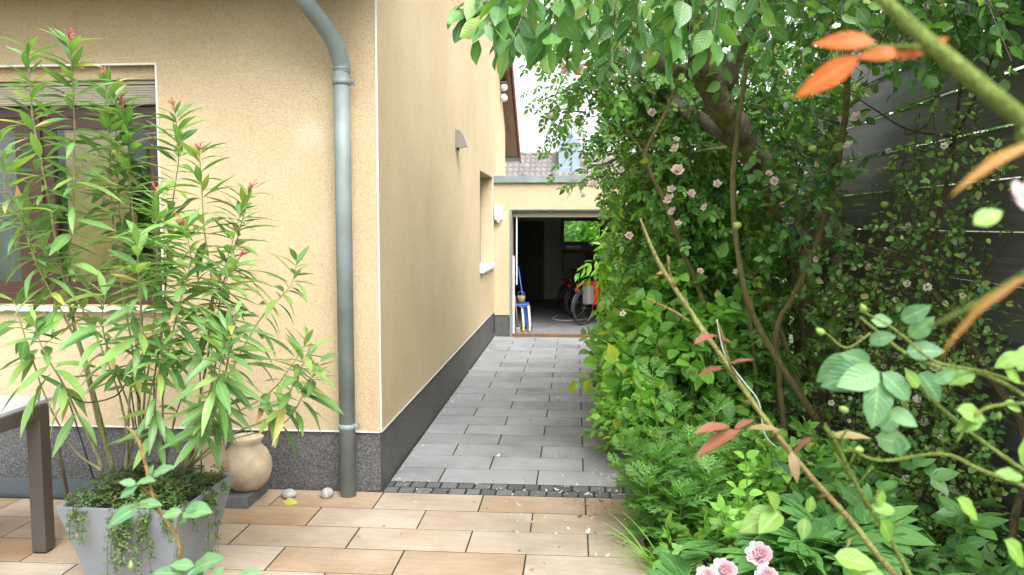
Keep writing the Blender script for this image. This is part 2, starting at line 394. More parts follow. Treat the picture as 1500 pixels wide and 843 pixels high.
# ------------------------------------------------------------------ leaves
def blade(rows, prof, fold=.12, curl=.15, stalk=0.0, wave=0.0):
    """one leaf along +Y, length 1, facing +Z; columns left / midrib / right"""
    t = np.linspace(0, 1, rows); w = np.array([prof(x) for x in t]); y = stalk + t * (1 - stalk)
    V = []; UV = []; F = []
    def row(yy, ww, tt, k):
        for c in (-1, 0, 1):
            x = c * ww / 2; z = fold * abs(x) * 2 - curl * yy * yy + (wave * ww * math.sin(k * 2.1) * abs(c))
            V.append((x, yy, z)); UV.append((.5 + .5 * c, tt))
    if stalk: row(0, .018, 0, 0)
    for k in range(rows): row(y[k], max(w[k], .012), t[k], k)
    n = len(V) // 3
    for i in range(n - 1):
        for c in (0, 1): F.append((i * 3 + c, i * 3 + c + 1, (i + 1) * 3 + c + 1, (i + 1) * 3 + c))
    return np.array(V), np.array(F), np.array(UV)
def place(t, loc, rz=0, rx=0, s=1.0, ry=0):
    m = np.array((Matrix.Rotation(rz, 3, 'Z') @ Matrix.Rotation(rx, 3, 'X') @ Matrix.Rotation(ry, 3, 'Y')))
    return (t[0] * s) @ m.T + np.array(loc), t[1], t[2]
def join(parts):
    V = []; F = []; U = []; b = 0
    for v, f, u in parts: V.append(v); F.append(f + b); U.append(u); b += len(v)
    return np.concatenate(V), np.concatenate(F), np.concatenate(U)
ovate = lambda a, k=.75: (lambda t: a * (math.sin(math.pi * t ** k) ** .8 if 0 < t < 1 else 0))
lance = lambda a: (lambda t: a * (math.sin(math.pi * t ** .85) ** .9 if 0 < t < 1 else 0))
T = {}
T['apple'] = blade(6, ovate(.54, .9), .14, .22, .16, .07)
T['apple_far'] = blade(4, ovate(.60), .10, .18, .12)
T['oval'] = blade(5, ovate(.62), .08, .15, .10)
T['oval_far'] = blade(4, ovate(.62), .08, .15)
T['oleander'] = blade(8, lance(.205), .14, .22, .05)
T['oleander_curl'] = blade(8, lance(.19), .18, .42, .05, .04)
T['oleander_flat'] = blade(8, lance(.215), .10, .06, .05, .03)
T['long'] = blade(5, lance(.36), .12, .3, .05)
T['petal'] = blade(4, lambda t: .85 * math.sin(math.pi * min(.96, .12 + t * .75)) ** .7, -.25, -.35)
T['grass'] = blade(7, lambda t: .035 * (1 - t) ** .6 + .002, .1, .5)
leaflet = blade(4, ovate(.56), .08, .12)
leaflet_hi = blade(7, ovate(.60, .82), .07, .10, .05)
stalkq = blade(2, lambda t: .014, 0, 0)
def pinnate(lf, pairs, s, spread=1.0, step=.24, start=.28):
    ps = [place(stalkq, (0, 0, 0), 0, 0, 1 - .35)]
    for i in range(pairs):
        y = start + i * step
        for sg in (-1, 1): ps.append(place(lf, (0, y, 0), -sg * spread, -.1, s * (.8 + .1 * i)))
    ps.append(place(lf, (0, start + pairs * step - .12, 0), 0, -.12, s * 1.12)); return join(ps)
T['rose'] = pinnate(leaflet, 2, .40)
T['rose_hi'] = pinnate(leaflet_hi, 2, .46)
T['trio'] = join([place(blade(5, ovate(.6), .08, .15), (0, .3, 0), a, -.05, s) for a, s in ((0, .7), (1.15, .55), (-1.15, .55))] + [place(stalkq, (0, 0, 0), 0, 0, .33)])
def cutleaf():
    nar = blade(4, lance(.26), .1, .1); ps = [place(blade(5, lance(.11), .05, .12), (0, 0, 0), 0, 0, 1)]
    for y, s in ((.22, .34), (.40, .46), (.58, .40), (.74, .28)):
        for sg in (-1, 1):
            a = -sg * .75; ps.append(place(nar, (0, y, 0), a, 0, s))
            for yy, ss, aa in ((.45, .45, .5), (.62, .4, -.45)):
                ps.append(place(nar, (-math.sin(a) * s * yy, y + math.cos(a) * s * yy, 0), a + aa, 0, s * ss))
    return join(ps)
T['cut'] = cutleaf()
def biternate():
    bl = blade(7, lance(.42), .09, .14); ps = [place(stalkq, (0, 0, 0), 0, 0, .5)]
    for a in (-1.0, 0, 1.0):
        ox, oy = -math.sin(a) * .12, .42 + math.cos(a) * .10
        for b, s in ((-.45, .44), (0, .56), (.45, .44)): ps.append(place(bl, (ox, oy, 0), a + b, -.08, s))
    return join(ps)
T['peony'] = biternate()
T['clover'] = join([place(blade(3, lambda t: .9 * t ** .6 * (1 if t < .9 else .75), .12, 0), (0, 0, 0), a, .15, .5) for a in (0, 2.09, -2.09)])

def norm(a): return a / np.maximum(np.linalg.norm(a, axis=-1, keepdims=True), 1e-9)
def proj(P):
    P = np.asarray(P, float); c, s = math.cos(YAW), math.sin(YAW); cp, sp = math.cos(PITCH), math.sin(PITCH)
    X = P[:, 0] * c + P[:, 1] * s; F = -P[:, 0] * s + P[:, 1] * c; Z = P[:, 2] - EYE
    f = F * cp - Z * sp; return 750 + FPX * X / f, 421.5 - FPX * (F * sp + Z * cp) / f
def thin(P, D, gaps, keep):
    """open gaps in a crown where the trunk and the heavy limbs run"""
    u, v = proj(P); m = np.zeros(len(P), bool)
    for (u0, v0, u1, v1, r, Y) in gaps:
        a = np.array((u0, v0)); d = np.array((u1, v1)) - a; q = np.stack([u, v], 1) - a
        t = np.clip((q @ d) / (d @ d), 0, 1); m |= (np.linalg.norm(q - t[:, None] * d, axis=1) < r) & (P[:, 1] < Y)
    k = ~m | (rg.random(len(P)) < keep); return P[k], D[k]
class Leaves:
    def __init__(self): self.V = []; self.F = []; self.U = []; self.b = 0
    def put(self, tpl, P, Y, N, S):
        """P base, Y leaf axis, N rough normal, S length; all arrays"""
        P = np.asarray(P, float).reshape(-1, 3); Y = norm(np.asarray(Y, float).reshape(-1, 3)); N = np.asarray(N, float).reshape(-1, 3)
        S = np.broadcast_to(np.asarray(S, float), (len(P),))
        Z = norm(N - Y * (N * Y).sum(1, keepdims=True)); X = np.cross(Y, Z)
        v, f, u = T[tpl] if isinstance(tpl, str) else tpl
        W = P[:, None] + S[:, None, None] * (v[None, :, 0:1] * X[:, None] + v[None, :, 1:2] * Y[:, None] + v[None, :, 2:3] * Z[:, None])
        n = len(P); self.V.append(W.reshape(-1, 3))
        self.F.append((f[None] + (np.arange(n) * len(v))[:, None, None]).reshape(-1, 4) + self.b)
        self.U.append(np.tile(u[f.reshape(-1)], (n, 1))); self.b += n * len(v); return self
    def mesh(self, name, m):
        V = np.concatenate(self.V); F = np.concatenate(self.F); U = np.concatenate(self.U)
        me = bpy.data.meshes.new(name); me.vertices.add(len(V)); me.vertices.foreach_set('co', V.astype('f').ravel())
        me.loops.add(len(F) * 4); me.loops.foreach_set('vertex_index', F.astype('i').ravel())
        me.polygons.add(len(F)); me.polygons.foreach_set('loop_start', np.arange(0, len(F) * 4, 4, dtype='i'))
        me.update(calc_edges=True); me.polygons.foreach_set('use_smooth', np.ones(len(F), bool))
        me.uv_layers.new(name='uv').data.foreach_set('uv', U.astype('f').ravel())
        me.materials.append(m); me.validate(); return me
    def build(self, name, m, parent=None): return link(name, self.mesh(name, m), parent)

UP = np.array((0, 0, 1.0))
def rvec(n): return norm(rg.normal(0, 1, (n, 3)))
def in_ellipsoids(ells):
    P = []; D = []
    for c, r, n in ells:
        d = rvec(n); rad = rg.random(n) ** .42
        P.append(np.array(c) + d * np.array(r) * rad[:, None]); D.append(d)
    return np.concatenate(P), np.concatenate(D)
def leafy_twigs(L, mb, P, D, length, k, tpl, size, spread=1.0, droop=.35, nrm=.5, bend=.25, rad=.0022, wood=True):
    """k leaves round each twig that starts at P and runs along D, sagging as it goes"""
    n = len(P); D = norm(D); ln = length[0] + (length[1] - length[0]) * rg.random(n)
    U = norm(np.cross(D, rvec(n))); W = np.cross(D, U); ph = rg.random(n) * 6.28
    for j in range(k):
        t = (j + .35 + .5 * rg.random(n)) / k
        q = P + D * (ln * t)[:, None]; q[:, 2] -= bend * ln * t * t
        a = ph + j * 2.4 + rg.normal(0, .3, n); rad_ = U * np.cos(a)[:, None] + W * np.sin(a)[:, None]
        ax = norm(D * (.55 + .5 * t)[:, None] + rad_ * spread + rg.normal(0, .18, (n, 3)) - UP * droop)
        N = norm(UP + rg.normal(0, nrm, (n, 3)) + rad_ * .25)
        L.put(tpl, q, ax, N, size[0] + (size[1] - size[0]) * rg.random(n))
    if wood and mb is not None:
        for i in range(n):
            p = P[i]; d = D[i]; l = ln[i]
            mb.tube([p - d * l * .3 + UP * 0, p + d * l * .35 - UP * bend * l * .12, p + d * l * .95 - UP * bend * l * .9], [rad * 1.5, rad, rad * .5], 3, False)

def blossom_mesh(name, m, layers, petals, cup=.6):
    L = Leaves()
    for li in range(layers):
        f = li / max(1, layers - 1); n = petals
        for k in range(n):
            a = 2 * math.pi * (k + .5 * (li % 2)) / n + rnd.uniform(-.2, .2); el = (.15 + 1.15 * f * cup * 1.4) + rnd.uniform(-.15, .15)
            d = np.array((math.cos(a) * math.cos(el), math.sin(a) * math.cos(el), math.sin(el)))
            nn = np.array((-math.cos(a) * math.sin(el), -math.sin(a) * math.sin(el), math.cos(el)))
            L.put('petal', [d * .08], [d], [nn + rvec(1)[0] * .15], (.62 - .22 * f) * rnd.uniform(.85, 1.1))
    return L.mesh(name, m)
BLOOM = blossom_mesh('rose_blossom', M['pink'], 4, 6); BLOOM2 = blossom_mesh('rose_blossom', M['pink'], 3, 5, .8)
PEONY = blossom_mesh('peony_blossom', M['peonypink'], 5, 8, .66)
def bloom(parent, name, me, pos, size, face=None):
    o = bpy.data.objects.new(name, me); COL.objects.link(o); o.parent = parent
    o.location = Vector(pos) - parent.location; o.scale = (size,) * 3
    d = Vector(face) if face is not None else Vector((rnd.uniform(-.8, .3), rnd.uniform(-1, -.2), rnd.uniform(-.1, .7)))
    o.rotation_euler = d.to_track_quat('Z', 'Y').to_euler(); return o

def world_light():
    w = bpy.data.worlds.new('World'); scene.world = w; w.use_nodes = True; nt = w.node_tree; nt.nodes.clear()
    o = nt.nodes.new('ShaderNodeOutputWorld'); bg = nt.nodes.new('ShaderNodeBackground'); sk = nt.nodes.new('ShaderNodeTexSky')
    sk.sky_type = 'NISHITA'; sk.sun_disc = False; sk.sun_elevation = R(SUN_EL); sk.sun_rotation = R(SUN_ROT)
    sk.air_density = 1.0; sk.dust_density = 4.0; sk.ozone_density = 1.0
    hs = nt.nodes.new('ShaderNodeHueSaturation'); hs.inputs['Saturation'].default_value = .22
    nt.links.new(sk.outputs[0], hs.inputs['Color']); nt.links.new(hs.outputs[0], bg.inputs[0])
    bg.inputs[1].default_value = SKY; nt.links.new(bg.outputs[0], o.inputs[0])
    s = bpy.data.lights.new('sun', 'SUN'); s.energy = SUN; s.angle = R(50); s.color = (1, .98, .95)
    so = bpy.data.objects.new('sun', s); COL.objects.link(so); so.location = (6, -8, 12)
    az = R(SUN_ROT); el = R(SUN_EL)
    d = Vector((math.sin(az) * math.cos(el), math.cos(az) * math.cos(el), math.sin(el)))   # towards the sun
    so.rotation_euler = d.to_track_quat('Z', 'Y').to_euler()
SUN_EL, SUN_ROT, SKY, SUN, EXPO = 52, 150, .15, 1.3, 1.86
world_light()
vs = scene.view_settings; scene.display_settings.display_device = 'sRGB'
vs.view_transform = 'Standard'; vs.look = 'None'; vs.exposure = EXPO; vs.gamma = 1; vs.use_curve_mapping = False
scene.cycles.max_bounces = 10; scene.cycles.transparent_max_bounces = 12; scene.cycles.use_denoising = True
scene.cycles.sample_clamp_indirect = 8

# ================================================================== the ground
XW, YF, YG = -1.254, 5.019, 12.256                     # side wall, front wall, garage front
mb = MB(); gx = [-300, -8, 0.42, 1.2, 2.6, 300]; gy = [-300, -6, 0, 3, 6, 9, 12.2, 22, 300]
hz = lambda x, y: -.035 if not (.4 < x < 2.7 and -1 < y < 12.3) else .05 * (x - .4)
n = len(gx); mb.add([(x, y, -.035) for y in gy for x in gx], [(j * n + i, j * n + i + 1, (j + 1) * n + i + 1, (j + 1) * n + i) for j in range(len(gy) - 1) for i in range(n - 1)])
tag(mb.build('ground', M['ground']), kind='structure')
mb = MB(); nx, ny = 26, 60; vs_ = []
for j in range(ny):
    for i in range(nx):
        x = .36 + i * 2.1 / (nx - 1); y = -1 + j * 13.2 / (ny - 1)
        vs_.append((x, y, -.03 + .03 * min(1, i / 3) + .04 * (x - .36) + rnd.uniform(-.012, .018)))
mb.add(vs_, [(j * nx + i, j * nx + i + 1, (j + 1) * nx + i + 1, (j + 1) * nx + i) for j in range(ny - 1) for i in range(nx - 1)], True)
tag(mb.build('soil', M['soil']), kind='structure')

def slabs(rows, thick, ch, joint, rag=0.0):
    """rows of (y0, y1, [x joints]) as separate chamfered slabs in one mesh"""
    mb = MB()
    for y0, y1, xs in rows:
        for a, b in zip(xs, xs[1:]):
            j = joint / 2; r = lambda: rnd.uniform(-rag, rag); dz = rnd.uniform(-.0005, .0005)
            X0, X1, Y0, Y1 = a + j + r(), b - j + r(), y0 + j + r(), y1 - j + r()
            top = [(X0 + ch, Y0 + ch, dz), (X1 - ch, Y0 + ch, dz), (X1 - ch, Y1 - ch, dz), (X0 + ch, Y1 - ch, dz)]
            mid = [(X0, Y0, dz - ch), (X1, Y0, dz - ch), (X1, Y1, dz - ch), (X0, Y1, dz - ch)]
            bot = [(x, y, -thick) for x, y, z in mid]
            v = top + mid + bot; f = [(0, 1, 2, 3)]
            for k in range(4):
                l = (k + 1) % 4; f += [(4 + k, 4 + l, l, k), (8 + k, 8 + l, 4 + l, 4 + k)]
            mb.add(v, f)
    return mb
rows = []; y = 5.234; P = .668; d = .3135; k = 0
while y < YG - .02:
    y1 = min(y + d, YG - .012); off = -.92 if k % 2 == 0 else -.604
    xs = [XW - .0] + [off + P * i for i in range(-1, 4) if XW + .05 < off + P * i < .52] 
    edge = .46 if xs[-1] < .40 else .52
    rows.append((y, y1, xs + [edge])); y += d; k += 1
tag(slabs(rows, .03, .002, .009).build('path', M['grey']), kind='structure')
rows = []
for k, (y0, y1) in enumerate(((5.006, 5.119), (5.119, 5.232))):
    xs = [XW + .0]; x = XW + (.05 if k else .1)
    while x < .46: xs.append(x); x += rnd.uniform(.098, .118)
    rows.append((y0, y1, xs))
tag(slabs(rows, .03, .004, .010, .002).build('sett_strip', M['sett']), kind='structure')
rows = []; y1 = 5.004; k = 0
while y1 > -1.5:
    off = (-.582 if k % 2 == 0 else -.256) + rnd.uniform(-.01, .01); xs = [-7.2] + [off + .655 * i for i in range(-10, 1)] + ([off + .655] if off + .655 < .3 else []) + [.40 + rnd.uniform(-.01, .02)]
    rows.append((y1 - .302, y1, xs)); y1 -= .302; k += 1
tag(slabs(rows, .03, .002, .0072, .0008).build('terrace', M['sand']), kind='structure')
mb = MB(); mb.add([(-7.3, -1.6, -.0016), (.41, -1.6, -.0016), (.41, 5.0, -.0016), (-7.3, 5.0, -.0016)], [(0, 1, 2, 3)])
mb.add([(XW - .1, 5.0, -.0016), (.5, 5.0, -.0016), (.5, YG, -.0016), (XW - .1, YG, -.0016)], [(0, 1, 2, 3)])
tag(mb.build('joint_bed', M['joint']), kind='structure')

# ================================================================== the house
house = empty('house', (-4.5, 9.5, 0), 'yellow rendered house with grey plinth and brown roof verge beside the path', 'house')
wx0, wx1, wz0, wz1 = -4.7, -2.70, 1.20, 2.772          # front window
sy0, sy1, sz0, sz1 = 10.44, 12.085, 1.10, 2.445        # side window
TH = .30; PT = .398
mb = MB()
mb.box(-9, wx0, YF, YF + TH, PT, 3.35); mb.box(wx1, XW, YF, YF + TH, PT, 3.35)
mb.box(wx0, wx1, YF, YF + TH, PT, wz0); mb.box(wx0, wx1, YF, YF + TH, wz1, 3.35)
a, b = XW - TH, XW
mb.box(a, b, YF + TH, sy0, PT, 3.35); mb.box(a, b, sy1, 14.2, PT, 3.35)
mb.box(a, b, sy0, sy1, PT, sz0); mb.box(a, b, sy0, sy1, sz1, 3.35)
mb.prism([(YF, 3.35), (14.2, 3.35), (14.2, 3.44), (9.7, 6.60), (YF, 3.52)], 'x', a, b)
wall = mb.build('wall', M['plaster'], house)
mb = MB(); mb.box(-9, XW - .3, 14.0, 14.2, 0, 3.4); mb.box(-9, -8.8, YF + TH, 14.0, 0, 3.4); mb.build('rear_wall', M['plaster'], house)
mb = MB(); q = .012
mb.box(-9, XW - q, YF + q, YF + TH, -.03, PT - .004); mb.box(a, XW - q, YF + TH, 14.2, -.03, PT - .004); mb.build('plinth', M['plinth'], house)
mb = MB()                                               # white beads: corner, plinth edge, window edges
mb.box(XW - .007, XW + .003, YF - .003, YF + .007, PT - .004, 3.36)
mb.box(-9, XW - .012, YF - .003, YF + .004, PT - .008, PT + .003); mb.box(XW - .004, XW + .003, YF + .012, YG, PT - .008, PT + .003)
mb.box(wx1 - .003, wx1 + .009, YF - .003, YF + .006, wz0, wz1 + .009); mb.box(wx0, wx1 - .003, YF - .003, YF + .006, wz1 - .003, wz1 + .009)
mb.box(XW - .006, XW + .003, sy1 - .003, sy1 + .009, sz0 + .05, sz1); mb.build('edge_bead', M['trimw'], house)

win = MB()                                              # front window frame
fy0, fy1 = YF + .15, YF + .22; top = 2.53
win.box(wx1 - .07, wx1, fy0, fy1, wz0, top, .006); win.box(wx0, wx0 + .07, fy0, fy1, wz0, top, .006)
win.box(wx0 + .07, wx1 - .07, fy0, fy1, top - .07, top, .006); win.box(wx0 + .07, wx1 - .07, fy0, fy1, wz0, wz0 + .08, .006)
win.box(-3.72, -3.60, fy0 - .012, fy1, wz0 + .08, top - .07, .006)
w1 = win.build('window', M['framewood'], house)
mb = MB(); s = .075
for (x0, x1) in ((wx0 + .07, -3.72), (-3.60, wx1 - .07)):
    mb.box(x0, x0 + s, fy0 + .01, fy1 - .01, wz0 + .08, top - .07); mb.box(x1 - s, x1, fy0 + .01, fy1 - .01, wz0 + .08, top - .07)
    mb.box(x0 + s, x1 - s, fy0 + .01, fy1 - .01, top - .07 - s, top - .07); mb.box(x0 + s, x1 - s, fy0 + .01, fy1 - .01, wz0 + .08, wz0 + .08 + s)
mb.build('sash', M['framewood'], w1)
mb = MB()
for (x0, x1) in ((wx0 + .145, -3.795), (-3.525, wx1 - .145)): mb.box(x0, x1, fy0 + .03, fy0 + .036, wz0 + .155, top - .145)
mb.build('pane', M['glass'], w1)
mb = MB(); mb.box(wx0, wx1, YF + .10, YF + .21, 2.535, 2.66, .004)
for k in range(7): mb.box(wx0 + .01, wx1 - .01, YF + .094, YF + .102, 2.545 + k * .016, 2.545 + k * .016 + .012)
mb.box(wx0, wx1, YF + .085, YF + .22, 2.662, 2.685, .004)
mb.build('roller_shutter', M['shutter'], house)
mb = MB(); mb.box(wx0, wx1, YF + .06, YF + .28, 2.688, 2.770); mb.build('shutter_box', M['plaster'], house)
mb = MB(); mb.box(wx0 - .04, wx1 + .035, YF - .045, YF + .15, wz0 - .03, wz0, .006); mb.build('windowsill', M['white'], house)
mb = MB()                                               # what hangs behind the panes
for k in range(26):
    x = -3.5 + k * .012
mb.box(-3.46, -3.02, fy0 + .045, fy0 + .049, wz0 + .155, top - .145); mb.build('roller_blind', M['blind'], house)
mb = MB(); pts = []
for k in range(49): pts.append((-4.62 + k * .0225, fy1 + .16 + .028 * math.sin(k * 1.1)))
for p, q2 in zip(pts, pts[1:]):
    mb.add([(p[0], p[1], wz0), (q2[0], q2[1], wz0), (q2[0], q2[1], top), (p[0], p[1], top)], [(0, 1, 2, 3)], True)
mb.build('curtain', M['curtain'], house)
mb = MB(); mb.box(-8.7, a - .01, YF + 3.3, YF + 3.4, 0, 3.2); mb.box(-8.7, a - .01, YF + TH, YF + 3.3, .35, .4); mb.box(-8.7, a - .01, YF + TH, YF + 3.3, 2.95, 3.0)
mb.box(a - .06, a - .01, YF + TH, YF + 3.3, .4, 2.95)
mb.build('room', M['dark'], house)
mb = MB(); mb.box(XW - .26, XW - .19, sy0, sy1, sz0, sz1)
w2 = mb.build('window', M['framewood'], house)
mb = MB(); mb.box(XW - .188, XW - .184, sy0 + .1, sy1 - .1, sz0 + .1, sz1 - .1); mb.build('pane', M['glass'], w2)
mb = MB(); mb.box(XW - .19, XW + .055, sy0 - .03, sy1 + .03, sz0, sz0 + .045, .006); mb.build('windowsill', M['white'], house)

# roof: two slopes, their underside boarded in brown
SL, SL2 = .70, .66
def zr(y): return 3.0 + SL * (15.0 - y) if y > 9.7 else 3.0 + SL * 5.3 - SL2 * (9.7 - y)
mb = MB(); t = .05
mb.prism([(15.0, 3.0), (9.7, zr(9.7)), (4.54, zr(4.54)), (4.54, zr(4.54) + t), (9.7, zr(9.7) + t), (15.0, 3.0 + t)], 'x', -9, -1.085)
soff = mb.build('roof_boarding', M['brownwood'], house)
mb = MB()
for s_, ya, yb in ((1, 9.7, 15.1), (-1, 9.7, 4.46)):
    nrow = 19
    for k in range(nrow):
        y0 = ya + (yb - ya) * k / nrow; y1 = ya + (yb - ya) * (k + 1.12) / nrow
        z0, z1 = zr(9.7) - (SL if s_ > 0 else SL2) * abs(y0 - 9.7) + .075, zr(9.7) - (SL if s_ > 0 else SL2) * abs(y1 - 9.7) + .105
        for xa, xb in [(-1.135, -1.035)] + [(-1.135 - .3 * (j + 1), -1.14 - .3 * j) for j in range(3)]:
            mb.add([(xa, y0, z0), (xb, y0, z0), (xb, y1, z1), (xa, y1, z1), (xa, y0, z0 - .018), (xb, y0, z0 - .018), (xb, y1, z1 - .022), (xa, y1, z1 - .022)],
                   [(0, 1, 2, 3), (7, 6, 5, 4), (0, 4, 5, 1), (1, 5, 6, 2), (2, 6, 7, 3), (3, 7, 4, 0)])
            if xb > -1.04:                               # the verge tile turns down over the board
                mb.add([(xb, y0, z0), (xb - .02, y0, z0), (xb - .02, y1, z1), (xb, y1, z1), (xb, y0, z0 - .11), (xb - .02, y0, z0 - .11), (xb - .02, y1, z1 - .13), (xb, y1, z1 - .13)],
                       [(0, 4, 7, 3), (2, 6, 5, 1), (4, 5, 6, 7), (0, 1, 5, 4), (3, 7, 6, 2)])
        mb.add([(-9, y0, z0), (-2.04, y0, z0), (-2.04, y1, z1), (-9, y1, z1)], [(0, 1, 2, 3)])
mb.build('roof', M['tile'], house)
for yy, zz in ((15.12, 2.98), (4.46, zr(4.50) + .03)):
    pr = [(yy + .07 * math.cos(x), zz + .07 * math.sin(x)) for x in np.linspace(math.pi, 2 * math.pi, 9)]
    pr += [(yy + .064 * math.cos(x), zz + .064 * math.sin(x)) for x in np.linspace(2 * math.pi, math.pi, 9)]
    mb = MB(); mb.prism(pr, 'x', -9, -1.03); mb.build('gutter', M['zinc'], house)
# downpipe with its swan neck and two clamps
mb = MB(); px, py, pr_ = -1.452, 4.922, .0505
mb.tube([(px, py, .0), (px, py, 2.0), (px, py, 2.70)], [pr_] * 3, 24)
mb.tube([(px, py, 2.70), (px, py, 2.705)], [pr_ + .004] * 2, 24)
nk = smooth_path([(px, py, 2.68), (px, py, 2.74), (px - .035, py - .09, 2.885), (px - .14, py - .28, 3.06), (px - .21, py - .38, 3.16), (px - .235, py - .44, 3.26), (px - .235, py - .46, 3.33)], 7)
mb.tube([tuple(x) for x in nk], [pr_ + .002] * len(nk), 24)
pipe = mb.build('downpipe', M['zinc'], house)
for z in (.455, 2.625):
    mb = MB(); mb.tube([(px, py, z - .018), (px, py, z - .016), (px, py, z + .016), (px, py, z + .018)], [pr_ + .001, pr_ + .006, pr_ + .006, pr_ + .001], 24)
    mb.box(px + pr_, px + pr_ + .030, py - .012, py + .012, z - .014, z + .014, .003); mb.tube([(px + pr_ + .018, py - .02, z), (px + pr_ + .018, py + .02, z)], .006, 8)
    mb.box(px - .008, px + .008, py + .05, YF, z - .01, z + .01)
    mb.build('clamp', M['zinc'], pipe)

# ------------------------------------------------------------------ lamps on the walls
wl = empty('wall_lamp', (XW, 8.36, 2.55), 'brushed steel wedge shaped lamp on the yellow side wall', 'wall lamp')
mb = MB(); mb.box(XW, XW + .006, 8.30, 8.46, 2.51, 2.74, .002); mb.build('back_plate', M['steel'], wl)
mb = MB(); prof = [(0, 2.73), (.035, 2.72), (.075, 2.67), (.105, 2.60), (.118, 2.555), (0, 2.54)]
mb.prism([(XW + .007 + p[0], p[1]) for p in prof], 'y', 8.32, 8.44); mb.build('shade', M['steel'], wl)
mb = MB(); mb.tube([(XW + .02, 8.38, 2.54), (XW + .02, 8.38, 2.515)], .012, 10); mb.build('sensor', M['black'], wl)
fl = empty('floodlight', (-1.15, 13.5, 3.9), 'white twin spotlight fixed under the brown roof verge', 'floodlight')
c = Vector((-1.20, 13.40, zr(13.40) - .04))
mb = MB(); mb.box(c.x - .045, c.x + .06, c.y - .16, c.y + .16, c.z - .03, c.z + .0, .004, None); mb.build('mounting_plate', M['brownwood'], fl)
for dz in (-.02, -.19):
    mb = MB(); o_ = c + Vector((0, -.05, dz - .05))
    mb.tube([o_ + Vector((.0, .10, .02)), o_ + Vector((0, .07, .015)), o_ + Vector((0, 0, 0)), o_ + Vector((.01, -.08, -.03))], [.022, .048, .055, .06], 16)
    mb.build('lamp_head', M['white'], fl)
sl = empty('sensor_lamp', (-1.17, YG - .06, 1.8), 'white rounded sensor lamp on the garage wall corner', 'wall lamp')
mb = MB(); mb.box(-1.245, -1.118, YG - .11, YG, 1.80, 2.015, .028); mb.build('housing', M['white'], sl)
mb = MB(); mb.tube([(-1.18, YG - .075, 1.80), (-1.18, YG - .075, 1.775), (-1.18, YG - .07, 1.765)], [.026, .026, .015], 14); mb.build('sensor', M['white'], sl)

# ================================================================== the garage
gar = empty('garage', (0.2, 15, 0), 'flat roofed yellow garage with open door at the path end', 'garage')
gx0, gx1, gz = -.977, 1.50, 1.965
mb = MB()
mb.box(XW + .001, gx0, YG, YG + .25, .335, gz); mb.box(gx1, 2.6, YG, YG + .25, .335, gz); mb.box(XW + .001, 2.6, YG, YG + .25, gz, 2.372)
mb.build('wall', M['plaster'], gar)
mb = MB(); mb.box(XW + .001, gx0 - .006, YG + .012, YG + .25, -.03, .332); mb.build('plinth', M['plinth'], gar); mb = MB(); mb.box(gx1 + .006, 2.6, YG + .012, YG + .25, -.03, .332); mb.build('plinth', M['plinth'], gar)
mb = MB(); mb.box(XW + .001, 2.66, YG - .05, YG + .30, 2.374, 2.482, .004); mb.box(2.36, 2.66, YG + .3, 18.7, 2.374, 2.482); mb.build('parapet', M['zinc'], gar)
yb = 18.2; bwx0, bwx1, bwz0, bwz1 = -.33, .62, 1.28, 1.88
mb = MB()
mb.box(XW - .5, bwx0, yb, yb + .25, 0, 2.3); mb.box(bwx1, 2.6, yb, yb + .25, 0, 2.3); mb.box(bwx0, bwx1, yb, yb + .25, 0, bwz0); mb.box(bwx0, bwx1, yb, yb + .25, bwz1, 2.3)
mb.box(2.35, 2.6, YG + .25, yb, 0, 2.3); mb.box(XW - .5, XW - .26, YG + .25, yb, 0, 2.3)
mb.build('inner_wall', M['garagein'], gar)
mb = MB(); mb.box(XW - .5, 2.6, YG + .25, 18.45, 2.30, 2.37); mb.build('roof', M['garagein'], gar)
mb = MB(); mb.box(XW - .3, 2.5, YG + .02, yb, -.03, .03); mb.build('floor', M['garagefloor'], gar)
mb = MB(); mb.box(gx0, gx1, YG + .005, YG + .075, -.01, .042, .004); mb.build('threshold', M['brownwood'], gar)
mb = MB(); mb.box(gx0 - .035, gx0, YG - .008, YG + .06, .0, gz); mb.box(gx0, gx1, YG + .02, YG + .06, gz - .025, gz); mb.build('door_frame', M['zinc'], gar)
mb = MB(); mb.box(gx0 + .0, gx1, YG + .10, YG + 2.3, gz - .115, gz - .03, .01); mb.build('overhead_door', M['shutter'], gar)
mb = MB(); mb.box(gx0 + .002, gx0 + .032, YG + .08, YG + .12, .03, 1.25, .004); mb.box(gx0 + .055, gx0 + .075, YG + .1, YG + .13, .8, gz - .12, .004)
mb.build('guide_rail', M['white'], gar)
mb = MB(); x0, x1 = -1.36, -.72; mb.box(x0, x1, yb - .05, yb - .005, .03, 1.80, .004); idr = mb.build('door', simple('dark_inner_door', (.06, .065, .06), .6), gar)
mb = MB(); mb.tube([(x1 - .06, yb - .05, .95), (x1 - .06, yb - .1, .95), (x1 - .17, yb - .1, .95)], .01, 8); mb.build('handle', M['steel'], idr)
mb = MB(); f_ = .07
mb.box(bwx0, bwx1, yb - .03, yb + .08, bwz1 - f_, bwz1); mb.box(bwx0, bwx1, yb - .03, yb + .08, bwz0, bwz0 + f_)
mb.box(bwx0, bwx0 + f_, yb - .03, yb + .08, bwz0 + f_, bwz1 - f_); mb.box(bwx1 - f_, bwx1, yb - .03, yb + .08, bwz0 + f_, bwz1 - f_)
gw = mb.build('window', M['black'], gar)
mb = MB(); mb.box(bwx0 + f_, bwx1 - f_, yb + .03, yb + .036, bwz0 + f_, bwz1 - f_); mb.build('pane', M['glass'], gw)

